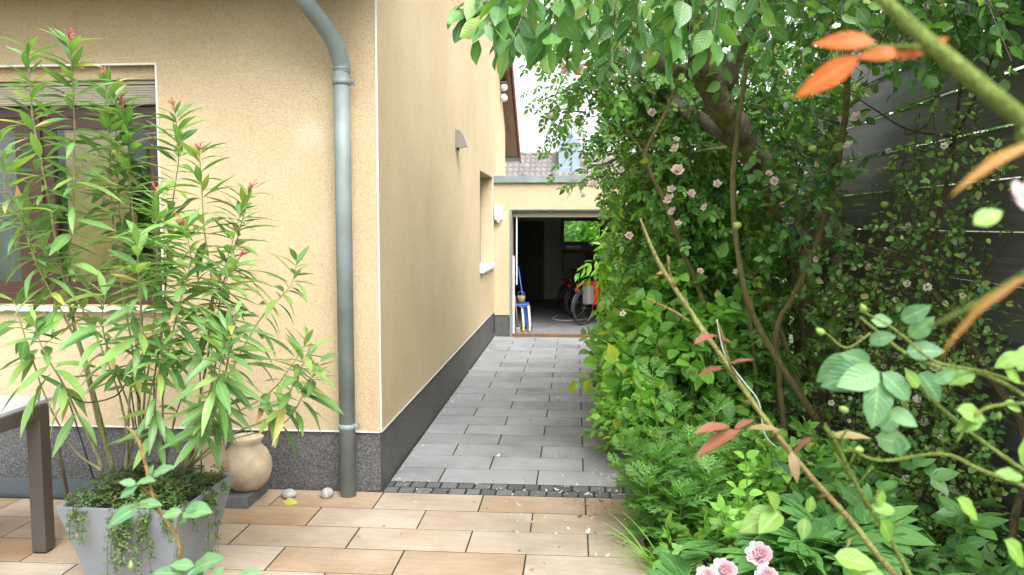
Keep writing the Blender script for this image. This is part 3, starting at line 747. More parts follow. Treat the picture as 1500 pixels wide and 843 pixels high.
# things inside the garage
def bicycle(label, loc, rz, frame_m, scale=1.0, lean=0.0):
    b = empty('bicycle', loc, label, 'bicycle', 'bicycles parked inside the garage', rz); b['local'] = 1
    b.scale = (scale,) * 3; b.rotation_euler = (lean, 0, rz)
    r = .335
    for x, nm in ((0, 'wheel'), (1.06, 'wheel')):
        mb = MB(); ring = [(x + r * .985 * math.cos(a), 0, r + r * .985 * math.sin(a)) for a in np.linspace(0, 2 * math.pi, 40, False)]
        mb.tube(ring, .021, 8, closed=True); w = mb.build('wheel', M['rubber'], b)
        mb = MB(); ring = [(x + (r - .032) * math.cos(a), 0, r + (r - .032) * math.sin(a)) for a in np.linspace(0, 2 * math.pi, 40, False)]
        mb.tube(ring, .012, 6, closed=True)
        for k in range(18):
            a_ = 2 * math.pi * k / 18; mb.tube([(x, .022 * (-1) ** k, r), (x + (r - .035) * math.cos(a_), 0, r + (r - .035) * math.sin(a_))], .0014, 4, False)
        mb.tube([(x, -.045, r), (x, .045, r)], .022, 12); w['local'] = 1; mb.build('rim', M['steel'], w)
        mb = MB(); arc = [(x + (r + .03) * math.cos(a), 0, r + (r + .03) * math.sin(a)) for a in np.linspace(.5 if x == 0 else .9, 3.3 if x == 0 else 3.6, 18)]
        mb.tube(arc, .024, 8); mb.build('mudguard', M['black'] if x else frame_m, b)
    mb = MB(); bbk, st, hd, hb = (.44, 0, .29), (.29, 0, .78), (.88, 0, .84), (.91, 0, .70)
    mb.tube([bbk, st], .017, 10); mb.tube([st, hd], .016, 10); mb.tube([bbk, hb], .019, 10); mb.tube([hb, (.86, 0, .90)], .02, 10)
    for s in (-1, 1):
        mb.tube([(0, s * .055, r), (.43, s * .03, .29)], .009, 8); mb.tube([(0, s * .055, r), (.29, s * .018, .74)], .009, 8); mb.tube([(.92, s * .04, .68), (.96, s * .05, .5), (1.06, s * .05, r)], .011, 8)
    mb.build('frame', frame_m, b)
    mb = MB(); mb.tube([(.285, 0, .80), (.27, 0, .93)], .013, 8)
    mb.add(*(lambda B: (B.v, B.f))(MB().box(.12, .40, -.075, .075, .93, .99, .025))); mb.build('saddle', M['black'], b)
    mb = MB(); mb.tube([(.86, 0, .90), (.85, 0, 1.0)], .012, 8); mb.tube([(.70, -.28, 1.0), (.80, -.24, 1.01), (.86, -.08, 1.0), (.86, .08, 1.0), (.80, .24, 1.01), (.70, .28, 1.0)], .011, 8); mb.build('handlebar', M['black'], b)
    mb = MB(); mb.tube([(-.18, -.06, .74), (.2, -.06, .74)], .006, 6); mb.tube([(-.18, .06, .74), (.2, .06, .74)], .006, 6)
    for xx in (-.18, -.05, .08, .2): mb.tube([(xx, -.06, .74), (xx, .06, .74)], .005, 6)
    for s in (-1, 1): mb.tube([(0, s * .06, .74), (0, s * .06, r)], .005, 6)
    mb.build('luggage_rack', M['black'], b)
    mb = MB(); mb.box(-.225, -.19, -.045, .045, .66, .72, .008); mb.build('rear_light', M['red'], b); mb = MB(); mb.box(-.20, -.18, -.03, .03, .78, .82, .006); mb.build('reflector', M['red'], b)
    mb = MB(); mb.tube([(.44, -.09, .29), (.44, .09, .29)], .012, 8); mb.tube([(.44, -.09, .29), (.44, -.09, .13)], .009, 6); mb.tube([(.44, .09, .29), (.44, .09, .45)], .009, 6)
    mb.box(.40, .48, -.17, -.09, .115, .14, .006); mb.box(.40, .48, .09, .17, .44, .465, .006); mb.build('pedal', M['black'], b)
    return b
b1 = bicycle('black bicycle carrying a red and grey bag, nearest the garage entrance', (.14, 13.55, .03), R(52), simple('blue_black_frame', (.03, .035, .05), .35), .87)
b2 = bicycle('dark bicycle with bright wheel rim behind the one carrying a bag', (.02, 14.55, .03), R(50), M['black'], .87)
b3 = bicycle('dark bicycle deepest in the garage behind two others', (-.12, 15.35, .03), R(50), M['black'], .87)
pan = empty('pannier_bag', (.30, 13.62, .4), 'red and grey pannier bag hanging on the nearest bicycle', 'bag'); pan['local'] = 1
pan.location = b1.location; pan.rotation_euler = (0, 0, R(52)); pan.scale = (.87,) * 3
mb = MB(); mb.box(-.14, .20, -.22, -.075, .42, .80, .03); mb.build('bag_body', M['greycloth'], pan)
mb = MB(); mb.box(.02, .23, -.235, -.215, .40, .79, .01); mb.box(-.16, .22, -.23, -.06, .79, .86, .03); mb.build('bag_cover', M['red'], pan)
mb = MB(); mb.box(-.12, -.09, -.226, -.214, .44, .8, .004); mb.build('strap', M['shutter'], pan)

stool = empty('step_stool', (-.86, 12.62, .03), 'small step stool with blue top and white tube legs at the garage entrance', 'step stool')
sx, sy, sz = -.87, 12.62, .03
for k, (dy, dx) in enumerate(((-.08, .0), (-.08, .10), (.14, .0), (.14, .10))):
    mb = MB(); s = 1 if dx else -1
    mb.tube([tuple(x) for x in smooth_path([(sx + dx - .03, sy + dy, sz + .42), (sx + dx + .01, sy + dy, sz + .415), (sx + dx + .03, sy + dy, sz + .36), (sx + dx + .055, sy + dy - .01, sz + .04)], 5)], .013, 10)
    lg = mb.build('leg', M['white'], stool)
    mb = MB(); mb.tube([(sx + dx + .0535, sy + dy - .01, sz + .07), (sx + dx + .057, sy + dy - .01, sz + .01)], .018, 10); mb.build('foot', M['yellow'] if dy < 0 else M['black'], lg)
mb = MB(); mb.box(sx - .07, sx + .13, sy - .12, sy + .2, sz + .42, sz + .455, .01); mb.build('seat', M['blue'], stool)
mb = MB(); mb.prism([(sx + .06, sz + .40), (sx + .085, sz + .40), (sx + .125, sz + .03), (sx + .10, sz + .03)], 'y', sy + .03, sy + .06); mb.build('brace', M['blue'], stool)
bk = empty('basket', (sx, sy, sz + .456), 'small brown wicker basket on top of the blue step stool', 'basket')
mb = MB(); mb.lathe([(.045, .0), (.06, .05), (.065, .12), (.058, .12), (.05, .01)], (sx + .01, sy, sz + .4565), 16); mb.build('basket_body', M['wicker'], bk)
mb = MB(); mb.tube([(sx - .05, sy, sz + .57), (sx - .03, sy, sz + .63), (sx + .01, sy, sz + .65), (sx + .05, sy, sz + .63), (sx + .07, sy, sz + .57)], .005, 6); mb.build('handle', M['wicker'], bk)
br = empty('broom', (-.93, 12.85, .03), 'broom with blue handle leaning inside the garage entrance', 'broom')
mb = MB(); mb.tube([(-.80, 12.98, .12), (-.925, 12.9, 1.05)], .011, 8); mb.build('handle', M['blue'], br)
mb = MB(); mb.box(-.88, -.70, 12.95, 13.01, .03, .13, .01); mb.build('brush_head', M['black'], br)
gb = empty('garden_tool', (-.9, 12.4, .03), 'grey handled garden tool leaning beside the white guide rail', 'garden tool')
mb = MB(); mb.tube([(-.90, 12.45, .10), (-.945, 12.42, .62)], .011, 8); mb.build('handle', M['wicker'], gb)
mb = MB(); mb.box(-.935, -.865, 12.42, 12.48, .03, .12, .015); mb.build('tool_head', M['greycloth'], gb)
mb = MB(); q = smooth_path([(-.32, 14.9, .04), (-.40, 14.3, .04), (-.2, 14.05, .04), (.1, 14.15, .04), (.3, 14.4, .04)], 6); mb.tube([tuple(x) for x in q], .012, 8)
tag(mb.build('floor_cable', M['cable']), 'pale cable lying curled on the garage floor', 'cable')
sh = empty('shelf', (.3, 17.8, 0), 'dark wooden cupboard under the garage window with a white bag', 'cupboard')
mb = MB(); mb.box(-.28, .75, 17.75, 18.15, .03, 1.16, .005); mb.build('cabinet', M['brownwood'], sh)
mb = MB(); mb.box(-.25, .22, 17.735, 17.75, .08, 1.1, .004); mb.build('door', M['framewood'], sh)
mb = MB(); mb.box(-.22, .12, 17.80, 18.05, 1.165, 1.245, .03)
tag(mb.build('folded_bag', M['cable']), 'pale folded bag lying on the cupboard under the garage window', 'bag')

# ================================================================== neighbour beyond
nb = empty('neighbour_house', (0, 36, 0), 'neighbouring house with weathered tiled roof beyond the garage', 'house')
yr0, zr0, yr1 = 36.0, 4.80, 32.6
mb = MB(); mb.box(-22, 14, 32.9, 41, 0, 2.6); mb.prism([(32.9, 2.6), (41, 2.6), (36.2, 4.5), (35.9, 4.5)], 'x', -21.9, 13.9); mb.build('wall', M['plaster'], nb)
mb = MB()
nrow, ncol = 11, 150
for k in range(nrow):
    f0, f1 = k / nrow, (k + 1.1) / nrow
    ya, yb_ = yr1 + (yr0 - yr1) * f0, yr1 + (yr0 - yr1) * min(1, f1); za, zb = 2.45 + (zr0 - 2.45) * f0 + .05, 2.45 + (zr0 - 2.45) * min(1, f1)
    for i in range(ncol):
        xa = -22.3 + 36.6 * i / ncol; xb = xa + 36.6 / ncol; xm = (xa + xb) / 2 - .03; h = .055
        mb.add([(xa, ya, za), (xm, ya, za + h), (xb - .03, ya, za + .01), (xb, ya, za), (xa, yb_, zb), (xm, yb_, zb + h), (xb - .03, yb_, zb + .01), (xb, yb_, zb), (xa, ya, za - .05), (xb, ya, za - .05)],
               [(0, 1, 5, 4), (1, 2, 6, 5), (2, 3, 7, 6), (8, 9, 3, 2, 1, 0)])
for i in range(90):
    xa = -22.3 + 36.6 * i / 90; mb.tube([(xa, yr0 + .05, zr0 + .02), (xa + .41, yr0 + .05, zr0 + .05)], [.10, .12], 8)
mb.add([(-22.3, yr0 + .1, zr0), (14.3, yr0 + .1, zr0), (14.3, 41.5, 2.45), (-22.3, 41.5, 2.45)], [(0, 1, 2, 3)])
rf = mb.build('roof', M['greytile'], nb)
cx_ = at(834, 230, 35.3).x; mb = MB(); mb.box(cx_ - .46, cx_ + .46, 34.9, 35.8, 3.95, 5.42, .01); mb.box(cx_ - .02, cx_ + .02, 34.885, 34.9, 3.95, 5.42); mb.box(cx_ - .56, cx_ + .56, 34.7, 35.9, 3.9, 4.18, .02)
ch = mb.build('chimney', M['chim'], rf)
mb = MB(); mb.tube([(cx_, 35.3, 5.42), (cx_, 35.3, 5.98)], .13, 14); mb.build('flue', M['chim'], ch)
for u_ in (768, 813, 841):
    p_ = at(u_, 244, 34.4); mb = MB(); z_ = 2.45 + (zr0 - 2.45) * (34.4 - yr1) / (yr0 - yr1); mb.tube([(p_.x, 34.4, z_), (p_.x, 34.4, z_ + .28)], [.12, .10], 10); mb.build('roof_vent', M['greytile'], rf)

# ================================================================== fence on the right
fx = 2.32
fen = empty('fence', (fx, 4.5, 0), 'tall dark fence of overlapping horizontal boards behind the shrubs', 'fence')
z = .10; k = 0
while z < 3.2:
    hgt = .150; off = 0 if k % 2 else .030
    for ya, yb_ in ((-.6, 3.55), (3.56, 8.4)):
        mb = MB(); sag = rnd.uniform(-.006, .006)
        mb.box(fx + off, fx + off + .022, ya, yb_, z + sag, z + sag + hgt, .002); mb.build('board', M['fence'], fen)
    z += .137 if k % 2 else .1535; k += 1
for yy in (-.5, 1.5, 3.5, 5.5, 7.4, 8.4):
    mb = MB(); mb.box(fx + .05, fx + .14, yy, yy + .09, -.05, 3.22, .006); mb.build('post', M['fence'], fen)
mb = MB(); mb.box(fx - .10, fx - .04, -.6, 7.4, -.05, .12, .006); tag(mb.build('edging_kerb', M['slate']), 'long dark stone edging at the foot of the fence', 'kerb')

# ================================================================== terrace furniture and small things
tb = empty('garden_table', (-3.3, 3.3, 0), 'brown metal garden table with pale grey top at the left edge', 'table')
tx1, ty1, tz = -2.79, 3.97, .80
for (x, y) in ((tx1, ty1), (tx1 - 1.6, ty1), (tx1, ty1 - .95), (tx1 - 1.6, ty1 - .95)):
    mb = MB(); mb.box(x - .078, x, y - .078, y, .012, tz - .07, .003); lg = mb.build('leg', M['tablemetal'], tb)
    mb = MB(); mb.box(x - .07, x - .008, y - .07, y - .008, 0, .012); mb.build('foot', M['black'], lg)
mb = MB(); mb.box(tx1 - .05, tx1 - .0, ty1 - .95, ty1, tz - .07, tz, .003); mb.box(tx1 - 1.6, tx1 - .05, ty1 - .05, ty1, tz - .07, tz, .003)
mb.box(tx1 - 1.6, tx1 - .05, ty1 - 1.0, ty1 - .95, tz - .07, tz, .003); mb.build('rail', M['tablemetal'], tb)
mb = MB(); mb.box(tx1 - 1.62, tx1 - .012, ty1 - 1.0, ty1 + .06, tz + .001, tz + .022, .004); mb.build('tabletop', M['tabletop'], tb)
mb = MB(); mb.box(-4.6, -3.06, 4.70, 5.003, .004, .035, .008); tag(mb.build('doormat', M['mat']), 'slate blue mat against the wall under the window', 'mat')
pp = empty('purple_pot', (-3.62, 5.33, 1.2), 'purple flower pot standing behind the window pane', 'pot')
mb = MB(); mb.lathe([(.055, 0), (.075, .15), (.082, .16), (.08, .17), (.07, .165)], (-3.66, fy1 + .09, wz0 + .03), 20); mb.build('pot_body', M['purple'], pp)

# planter
pl = empty('planter', (-2.06, 3.64, 0), 'square tapered grey planter holding the oleander', 'planter')
H = .46; rim = [(-1.769, 3.357), (-2.362, 3.365), (-2.345, 3.925), (-1.752, 3.915)]; cxy = np.mean(np.array(rim), 0)
base = [tuple(cxy + (np.array(p) - cxy) * .64) for p in rim]; inn = [tuple(cxy + (np.array(p) - cxy) * .93) for p in rim]
vs_ = [(*p, 0.0) for p in base] + [(*p, H) for p in rim] + [(*p, H) for p in inn] + [(*tuple(cxy + (np.array(p) - cxy) * .86), H - .09) for p in rim]
fs = [(0, 3, 2, 1)] + [f for k in range(4) for f in ((k, (k + 1) % 4, 4 + (k + 1) % 4, 4 + k), (4 + k, 4 + (k + 1) % 4, 8 + (k + 1) % 4, 8 + k), (8 + k, 8 + (k + 1) % 4, 12 + (k + 1) % 4, 12 + k))]
fs = [f[::-1] for f in fs]
bm = bmesh.new(); bv = [bm.verts.new(v) for v in vs_]
for f in fs: bm.faces.new([bv[i] for i in f])
bmesh.ops.recalc_face_normals(bm, faces=bm.faces[:])
ed = [e for e in bm.edges if all(v.co.z > H - .001 for v in e.verts) or (min(v.co.z for v in e.verts) < .01 and max(v.co.z for v in e.verts) > H - .01)]
bmesh.ops.bevel(bm, geom=ed, offset=.006, segments=2, affect='EDGES')
me = bpy.data.meshes.new('planter_body'); bm.to_mesh(me); bm.free(); me.materials.append(M['planter']); link('planter_body', me, pl)
mb = MB(); q = [(*tuple(cxy + (np.array(p) - cxy) * .90), H - .05) for p in rim]; mb.add(q, [(0, 1, 2, 3)]); mb.build('soil_fill', M['soil'], pl)

# stone ornament and its slab, pebbles
so_ = empty('stone_urn', (-2.12, 4.84, 0), 'beige cast stone urn half hidden behind the oleander', 'urn')
ux, uy = -2.17, 4.80
mb = MB(); mb.lathe([(.08, .0), (.105, .015), (.138, .06), (.155, .125), (.15, .19), (.125, .245), (.095, .275), (.09, .30), (.108, .33), (.095, .335), (.07, .31)], (ux + .10, uy, .075), 30); mb.build('urn_body', M['stonepot'], so_)
mb = MB(); mb.prism([(ux - .15, .076), (ux + .0, .076), (ux + .03, .30), (ux + .005, .44), (ux - .13, .44)], 'y', uy - .21, uy - .13); mb.build('front_ridge', M['stonepot'], so_)
mb = MB(); mb.box(ux - .17, ux + .17, uy - .17, uy + .16, 0, .074, .006); tag(mb.build('base_slab', M['slate']), 'dark grey stone slab under the beige urn', 'slab')
def pebble(loc, s, lab, rz):
    bm = bmesh.new(); bmesh.ops.create_icosphere(bm, subdivisions=3, radius=1)
    for v in bm.verts:
        k = 1 + .10 * math.sin(v.co.x * 3 + 1 + rz) + .08 * math.sin(v.co.y * 4 + rz * 3); v.co = Vector((v.co.x * s[0] * k, v.co.y * s[1] * k, max(v.co.z * s[2] * k, -s[2] * .8)))
    me = bpy.data.meshes.new('pebble'); bm.to_mesh(me); bm.free(); me.polygons.foreach_set('use_smooth', [True] * len(me.polygons)); me.materials.append(M['pebble'])
    o = bpy.data.objects.new('pebble', me); COL.objects.link(o); o.location = (*loc, s[2] * .8); o.rotation_euler = (0, 0, rz); tag(o, lab, 'pebble', 'pebbles by the plinth')
pebble(on_ground(423, 730)[:2], (.052, .04, .03), 'dark grey pebble beside the urn slab with a yellow leaf by it', .2)
pebble(on_ground(479, 729)[:2], (.046, .038, .034), 'round light grey pebble beside the foot of the downpipe', .9)
L = Leaves(); p_ = on_ground(424, 739); L.put('oval', [(p_.x - .05, p_.y, .012)], [(1, .1, .05)], [(0, -.5, 1)], .1)
tag(L.build('fallen_leaf', leaf_mat('yellowing_leaf', [(0, (.38, .40, .07)), (1, (.42, .42, .08))], .5, .2)), 'yellow green fallen leaf in front of the dark pebble', 'leaf')
# ================================================================== oleander in the planter
ole = empty('oleander', (-1.95, 3.72, .42), 'tall oleander bush with long leaves and red buds in the grey planter', 'shrub')
mbs = MB(); LO = Leaves(); buds = []
base_pts = [at(165, 690, 3.72), at(185, 690, 3.66), at(205, 690, 3.8), at(270, 690, 3.75), at(240, 690, 3.85), at(150, 690, 3.6)]
# each stem: waypoints (px, py, depth) from the soil up to its tip, leaf from this fraction on, hanging amount, buds
stems = [
 (0, [(128, 540, 3.66), (100, 430, 3.62), (108, 280, 3.58), (108, 150, 3.55), (103, 62, 3.52)], .50, .1, 1, .0075),
 (0, [(125, 540, 3.68), (98, 430, 3.68), (70, 290, 3.74), (48, 170, 3.78), (40, 70, 3.8)], .50, .1, 0, .010),
 (0, [(120, 520, 3.6), (60, 400, 3.5), (20, 290, 3.46), (-8, 190, 3.42)], .45, .1, 0, .007),
 (2, [(200, 560, 3.9), (180, 430, 3.95), (165, 320, 3.98), (160, 210, 4.0), (155, 120, 4.0)], .5, .05, 1, .006),
 (2, [(212, 560, 3.95), (205, 430, 4.0), (195, 320, 4.02), (188, 215, 4.03), (180, 160, 4.03)], .5, .1, 1, .006),
 (4, [(225, 580, 3.9), (240, 450, 3.95), (248, 330, 4.0), (262, 230, 4.02), (256, 165, 4.02)], .55, .0, 1, .006),
 (3, [(298, 560, 3.75), (312, 440, 3.8), (300, 340, 3.82), (292, 225, 3.82)], .45, .1, 1, .007),
 (3, [(312, 560, 3.8), (322, 440, 3.9), (345, 360, 3.95), (366, 280, 3.98)], .5, .15, 1, .006),
 (4, [(240, 560, 3.6), (262, 450, 3.5), (280, 380, 3.48), (268, 330, 3.48)], .5, .1, 1, .005),
 (3, [(330, 560, 3.85), (380, 470, 3.95), (425, 420, 4.0), (434, 385, 4.0)], .62, .2, 0, .005),
 (3, [(320, 620, 3.85), (375, 590, 3.95), (410, 560, 4.0), (450, 500, 4.05)], .55, .2, 0, .006),
 (3, [(330, 640, 3.7), (400, 610, 3.75), (432, 560, 3.75), (455, 505, 3.75)], .55, .2, 0, .006),
 (1, [(190, 580, 3.5), (205, 480, 3.4), (203, 400, 3.36), (200, 345, 3.35)], .5, .1, 0, .006),
 (5, [(130, 640, 3.5), (90, 560, 3.4), (62, 510, 3.36), (50, 470, 3.34)], .42, .55, 0, .007),
 (5, [(110, 660, 3.55), (70, 590, 3.5), (45, 520, 3.5), (20, 440, 3.5)], .55, .4, 0, .006),
 (3, [(300, 640, 3.6), (325, 570, 3.42), (338, 500, 3.36), (345, 455, 3.34)], .42, .55, 0, .007),
 (1, [(195, 620, 3.6), (160, 520, 3.45), (150, 470, 3.4), (155, 430, 3.4)], .5, .3, 0, .006),
 (4, [(260, 600, 3.7), (300, 500, 3.62), (322, 430, 3.6), (350, 380, 3.6)], .55, .15, 1, .005),
 (1, [(180, 600, 3.6), (135, 480, 3.8), (60, 350, 3.9), (10, 300, 3.95)], .5, .1, 0, .006),
 (2, [(210, 600, 3.75), (222, 500, 3.75), (230, 420, 3.74), (228, 290, 3.74)], .45, .1, 1, .006),
 (4, [(230, 640, 3.55), (228, 580, 3.45), (235, 530, 3.4), (240, 500, 3.38)], .4, .3, 0, .005),
]
stems = stems + [(b_, [(p[0] + (12 if i else 4) * sg, p[1] + 26 * (i + 1) / len(w), p[2] + .12 * sg) for i, p in enumerate(w)], s0, dr, 0, r0 * .8)
                 for (b_, w, s0, dr, _, r0), sg in zip(stems[3:20:4], (1, -1, 1, -1, 1))]
for bi, way, st, dr, bud, r0 in stems:
    pts = [tuple(base_pts[bi]) + (r0 * 1.35,)] + [tuple(at(*w)) + (r0 * (1 - .65 * (i + 1) / len(way)),) for i, w in enumerate(way)]
    q = limb(mbs, pts, 7, 6, .25); n = len(q); seg = np.linalg.norm(np.diff(q[:, :3], axis=0), axis=1); cum = np.concatenate([[0], np.cumsum(seg)]); tot = cum[-1]
    s = tot * st; ph = rnd.random() * 6
    while s < tot:
        i = min(np.searchsorted(cum, s), n - 1); i = max(i, 1); f = (s - cum[i - 1]) / max(seg[i - 1], 1e-6)
        p = q[i - 1, :3] * (1 - f) + q[i, :3] * f; d = norm(q[i, :3] - q[i - 1, :3]); top_ = (s - tot * st) / (tot * (1 - st))
        u = norm(np.cross(d, (0.31, .9, .2))); w = np.cross(d, u)
        for k in range(3):
            if rnd.random() < (.27 - .22 * top_): continue
            a_ = ph + k * 2.094 + rnd.uniform(-.5, .5); rad = u * math.cos(a_) + w * math.sin(a_)
            el = .08 + 1.05 * top_ ** 2.6 + rnd.uniform(-.3, .3)
            ax = rad + d * el + rvec(1)[0] * .12 - UP * dr * (1.15 - top_) * 1.1 - UP * .10
            ln_ = rnd.choice((.13, .16, .19, .21, .235)) * rnd.uniform(.92, 1.08) * (1 - .38 * max(0, top_ - .75) / .25)
            LO.put(rnd.choice(('oleander', 'oleander_curl', 'oleander_flat')), [p + d * rnd.uniform(-.018, .018)], [ax], [UP * (1 - .4 * dr) + d * .6 + rad * .35 * dr + rvec(1)[0] * .55], ln_)
        ph += 1.05; s += rnd.uniform(.032, .050) * (1.25 - .65 * top_)
    if bud: buds.append((q[-1, :3], norm(q[-1, :3] - q[-4, :3])))
mbs.build('stem', M['oleanderstem'], ole)
LO.build('foliage', M['oleander'], ole)
for p, d in buds:
    mb = MB()
    for k in range(13):
        dd = norm(d + rvec(1)[0] * .75); p0 = p + d * rnd.uniform(-.01, .04); l = rnd.uniform(.02, .045)
        mb.tube([tuple(p0), tuple(p0 + dd * l * .5), tuple(p0 + dd * l * .8), tuple(p0 + dd * l)], [.0012, .0018, .0032, .0006], 5)
    mb.build('bud_cluster', M['redbud'], ole)
# wire plant support
sup = empty('plant_support', (-1.95, 3.7, .42), 'thin black wire hoop supporting the oleander stems', 'plant support')
mb = MB(); hp = [tuple(at(*w)) for w in ((100, 580, 3.5), (130, 590, 3.45), (170, 580, 3.5), (190, 558, 3.7), (205, 590, 3.75))]
mb.tube([tuple(x) for x in smooth_path(hp, 5)], .0035, 6)
for a_, b_ in (((140, 710, 3.62), (100, 585, 3.5)), ((210, 700, 3.8), (190, 558, 3.7)), ((295, 690, 3.85), (293, 546, 3.85))): mb.tube([tuple(at(*a_)), tuple(at(*b_))], .0035, 6)
mb.tube([tuple(at(293, 546, 3.85)), tuple(at(278, 548, 3.8))], .003, 6); mb.build('wire', M['black'], sup)
mb = MB(); mb.tube([tuple(at(101, 736, 3.52)), tuple(at(88, 668, 3.5)), tuple(at(86, 640, 3.49))], [.008, .007, .006], 7); mb.build('cane', M['twig'], sup)

# clover filling the planter and spilling over its rim
LC = Leaves(); n = 900
ab = rg.random((n, 2)); rim_ = np.array(rim)
def quadpt(a, b): return (rim_[1] * (1 - a)[:, None] + rim_[0] * a[:, None]) * (1 - b)[:, None] + (rim_[2] * (1 - a)[:, None] + rim_[3] * a[:, None]) * b[:, None]
xy = quadpt(.05 + .9 * ab[:, 0], .05 + .9 * ab[:, 1]); dcen = np.linalg.norm(xy - cxy, axis=1)
z = H - .01 + .09 * rg.random(n) * (1.3 - 2.0 * dcen); LC.put('clover', np.c_[xy, z], rvec(n) * (1, 1, .15), UP + rvec(n) * .5, .03 + .018 * rg.random(n))
strands = MB()
for k in range(34):
    f = rnd.choice((.18, .3, .4, .5, .52, .55, .6, .66, .7, .8, .92)) + rnd.uniform(-.05, .05)
    if k < 25: e0 = rim_[1] * (1 - f) + rim_[0] * f; outd = np.array((0.05, -1.0))
    else: e0 = rim_[0] * (1 - f * .8) + rim_[3] * f * .8; outd = np.array((1.0, 0.1))
    ln_ = rnd.uniform(.05, .26) * (1.25 if .35 < f < .75 else .6)
    pts = []; sway = rnd.uniform(-.05, .05)
    for j in range(9):
        t = j / 8; dn = ln_ * t * t; o2 = .028 - .10 * max(0, dn) * .6
        xy_ = e0 + outd * (-.06 * (1 - t) ** 2 + o2 * min(1, t * 2.5)) + np.array((sway * t * (k < 25), sway * t * (k >= 25)))
        pts.append((xy_[0], xy_[1], H + .025 * math.sin(min(1, t * 3) * 3.14) - dn))
    strands.tube(pts, .0011, 4, False)
    for j in range(2, 9):
        for r_ in range(2): LC.put('clover', [np.array(pts[j]) + rvec(1)[0] * .014], [rvec(1)[0] + np.array((outd[0], outd[1], -.3))], [np.array((outd[0], outd[1], .7)) + rvec(1)[0] * .5], rnd.uniform(.024, .04))
clo = LC.build('clover', M['clover']); tag(clo, 'low dark clover spilling over the rim of the grey planter', 'clover', kind='stuff')
tag(strands.build('clover_stems', M['twig']), kind='stuff', label='thin clover runners hanging over the planter rim', cat='clover')

# ================================================================== apple tree
G = lambda u, v, Y, r: tuple(at(u, v, Y)) + (r,)
apple = empty('apple_tree', tuple(on_ground(1192, 640)), 'old apple tree with mossy leaning trunk and overhanging crown', 'tree')
mb = MB()
limb(mb, [G(1200, 655, 6.6, .15), G(1190, 600, 6.6, .12), G(1183, 480, 6.5, .105), G(1165, 350, 6.35, .10), G(1125, 262, 6.15, .10), G(1082, 195, 5.95, .105), G(1045, 135, 5.75, .095), G(1022, 60, 5.5, .09), G(1005, -70, 5.2, .08)], 20, 9, .06)
limb(mb, [G(1215, 640, 6.9, .06), G(1225, 400, 6.9, .055), G(1218, 200, 6.8, .06), G(1210, 60, 6.6, .05), G(1220, -80, 6.4, .04)], 9, 5, .06)
mb.build('trunk', M['bark'], apple)
mb = MB()
limb(mb, [G(1038, 112, 5.75, .06), G(1005, 106, 5.7, .05), G(975, 100, 5.6, .045), G(950, 75, 5.5, .035), G(945, 55, 5.4, .02), G(930, 10, 5.2, .016)], 9, 5, .1)
limb(mb, [G(1058, 130, 5.8, .07), G(1085, 70, 5.6, .05), G(1110, 15, 5.4, .045), G(1140, -60, 5.1, .035)], 9, 5, .08)
limb(mb, [G(1075, 205, 6.0, .06), G(1010, 165, 6.2, .055), G(960, 125, 6.4, .05), G(915, 82, 6.5, .045), G(880, 40, 6.5, .03), G(840, -10, 6.3, .02)], 9, 5, .1)
limb(mb, [G(1022, 60, 5.5, .05), G(960, -30, 4.6, .045), G(880, -60, 3.8, .03), G(790, -35, 3.2, .02), G(710, 5, 2.9, .008)], 8, 5, .08)
limb(mb, [G(1110, 15, 5.4, .04), G(1230, -40, 4.8, .035), G(1340, -30, 4.3, .025), G(1470, 20, 4.0, .012)], 8, 5, .08)
limb(mb, [G(1040, 100, 5.7, .022), G(1000, 60, 5.5, .02), G(975, 45, 5.4, .016), G(955, 42, 5.3, .012)], 7, 5, .1)
for _ in range(12):
    a_ = np.array(at(rnd.uniform(900, 1250), rnd.uniform(-40, 260), rnd.uniform(4.2, 6.6))); d = rvec(1)[0] * (.5, .5, .3); l = rnd.uniform(.3, .7)
    limb(mb, [tuple(a_) + (.012,), tuple(a_ + d * l * .5 + rvec(1)[0] * .02) + (.008,), tuple(a_ + d * l) + (.004,)], 5, 4)
LA = Leaves(); tw = MB()
ells = [((.44, 3.3, 2.94), (.76, .75, .40), 95), ((1.05, 6.3, 3.0), (.95, .7, .62), 200), ((1.0, 4.7, 3.15), (1.1, .8, .42), 190), ((1.5, 6.0, 2.35), (.42, .6, .60), 110), ((1.85, 4.5, 3.08), (.85, .9, .36), 230), ((1.2, 3.6, 3.0), (.7, .7, .34), 45),
        ((1.5, 5.4, 1.95), (.16, .25, .4), 22), ((.1, 5.2, 3.2), (.5, .8, .36), 60), ((1.3, 7.0, 3.0), (.9, .5, .6), 120)]
P, D = in_ellipsoids(ells); D = norm(D * .8 + rvec(len(P)) * .8 + (0, 0, -.15)); GAPS = [(1000, -20, 1085, 215, 62, 5.9), (1085, 215, 1180, 480, 40, 6.2), (985, 95, 1040, 110, 30, 5.6), (1085, 70, 1140, -30, 25, 5.5), (910, 80, 1030, 210, 28, 6.1)]; P, D = thin(P, D, GAPS, .30)
leafy_twigs(LA, tw, P, D, (.18, .36), 9, 'apple', (.055, .11), 1.0, .08, .85, .3, .003)
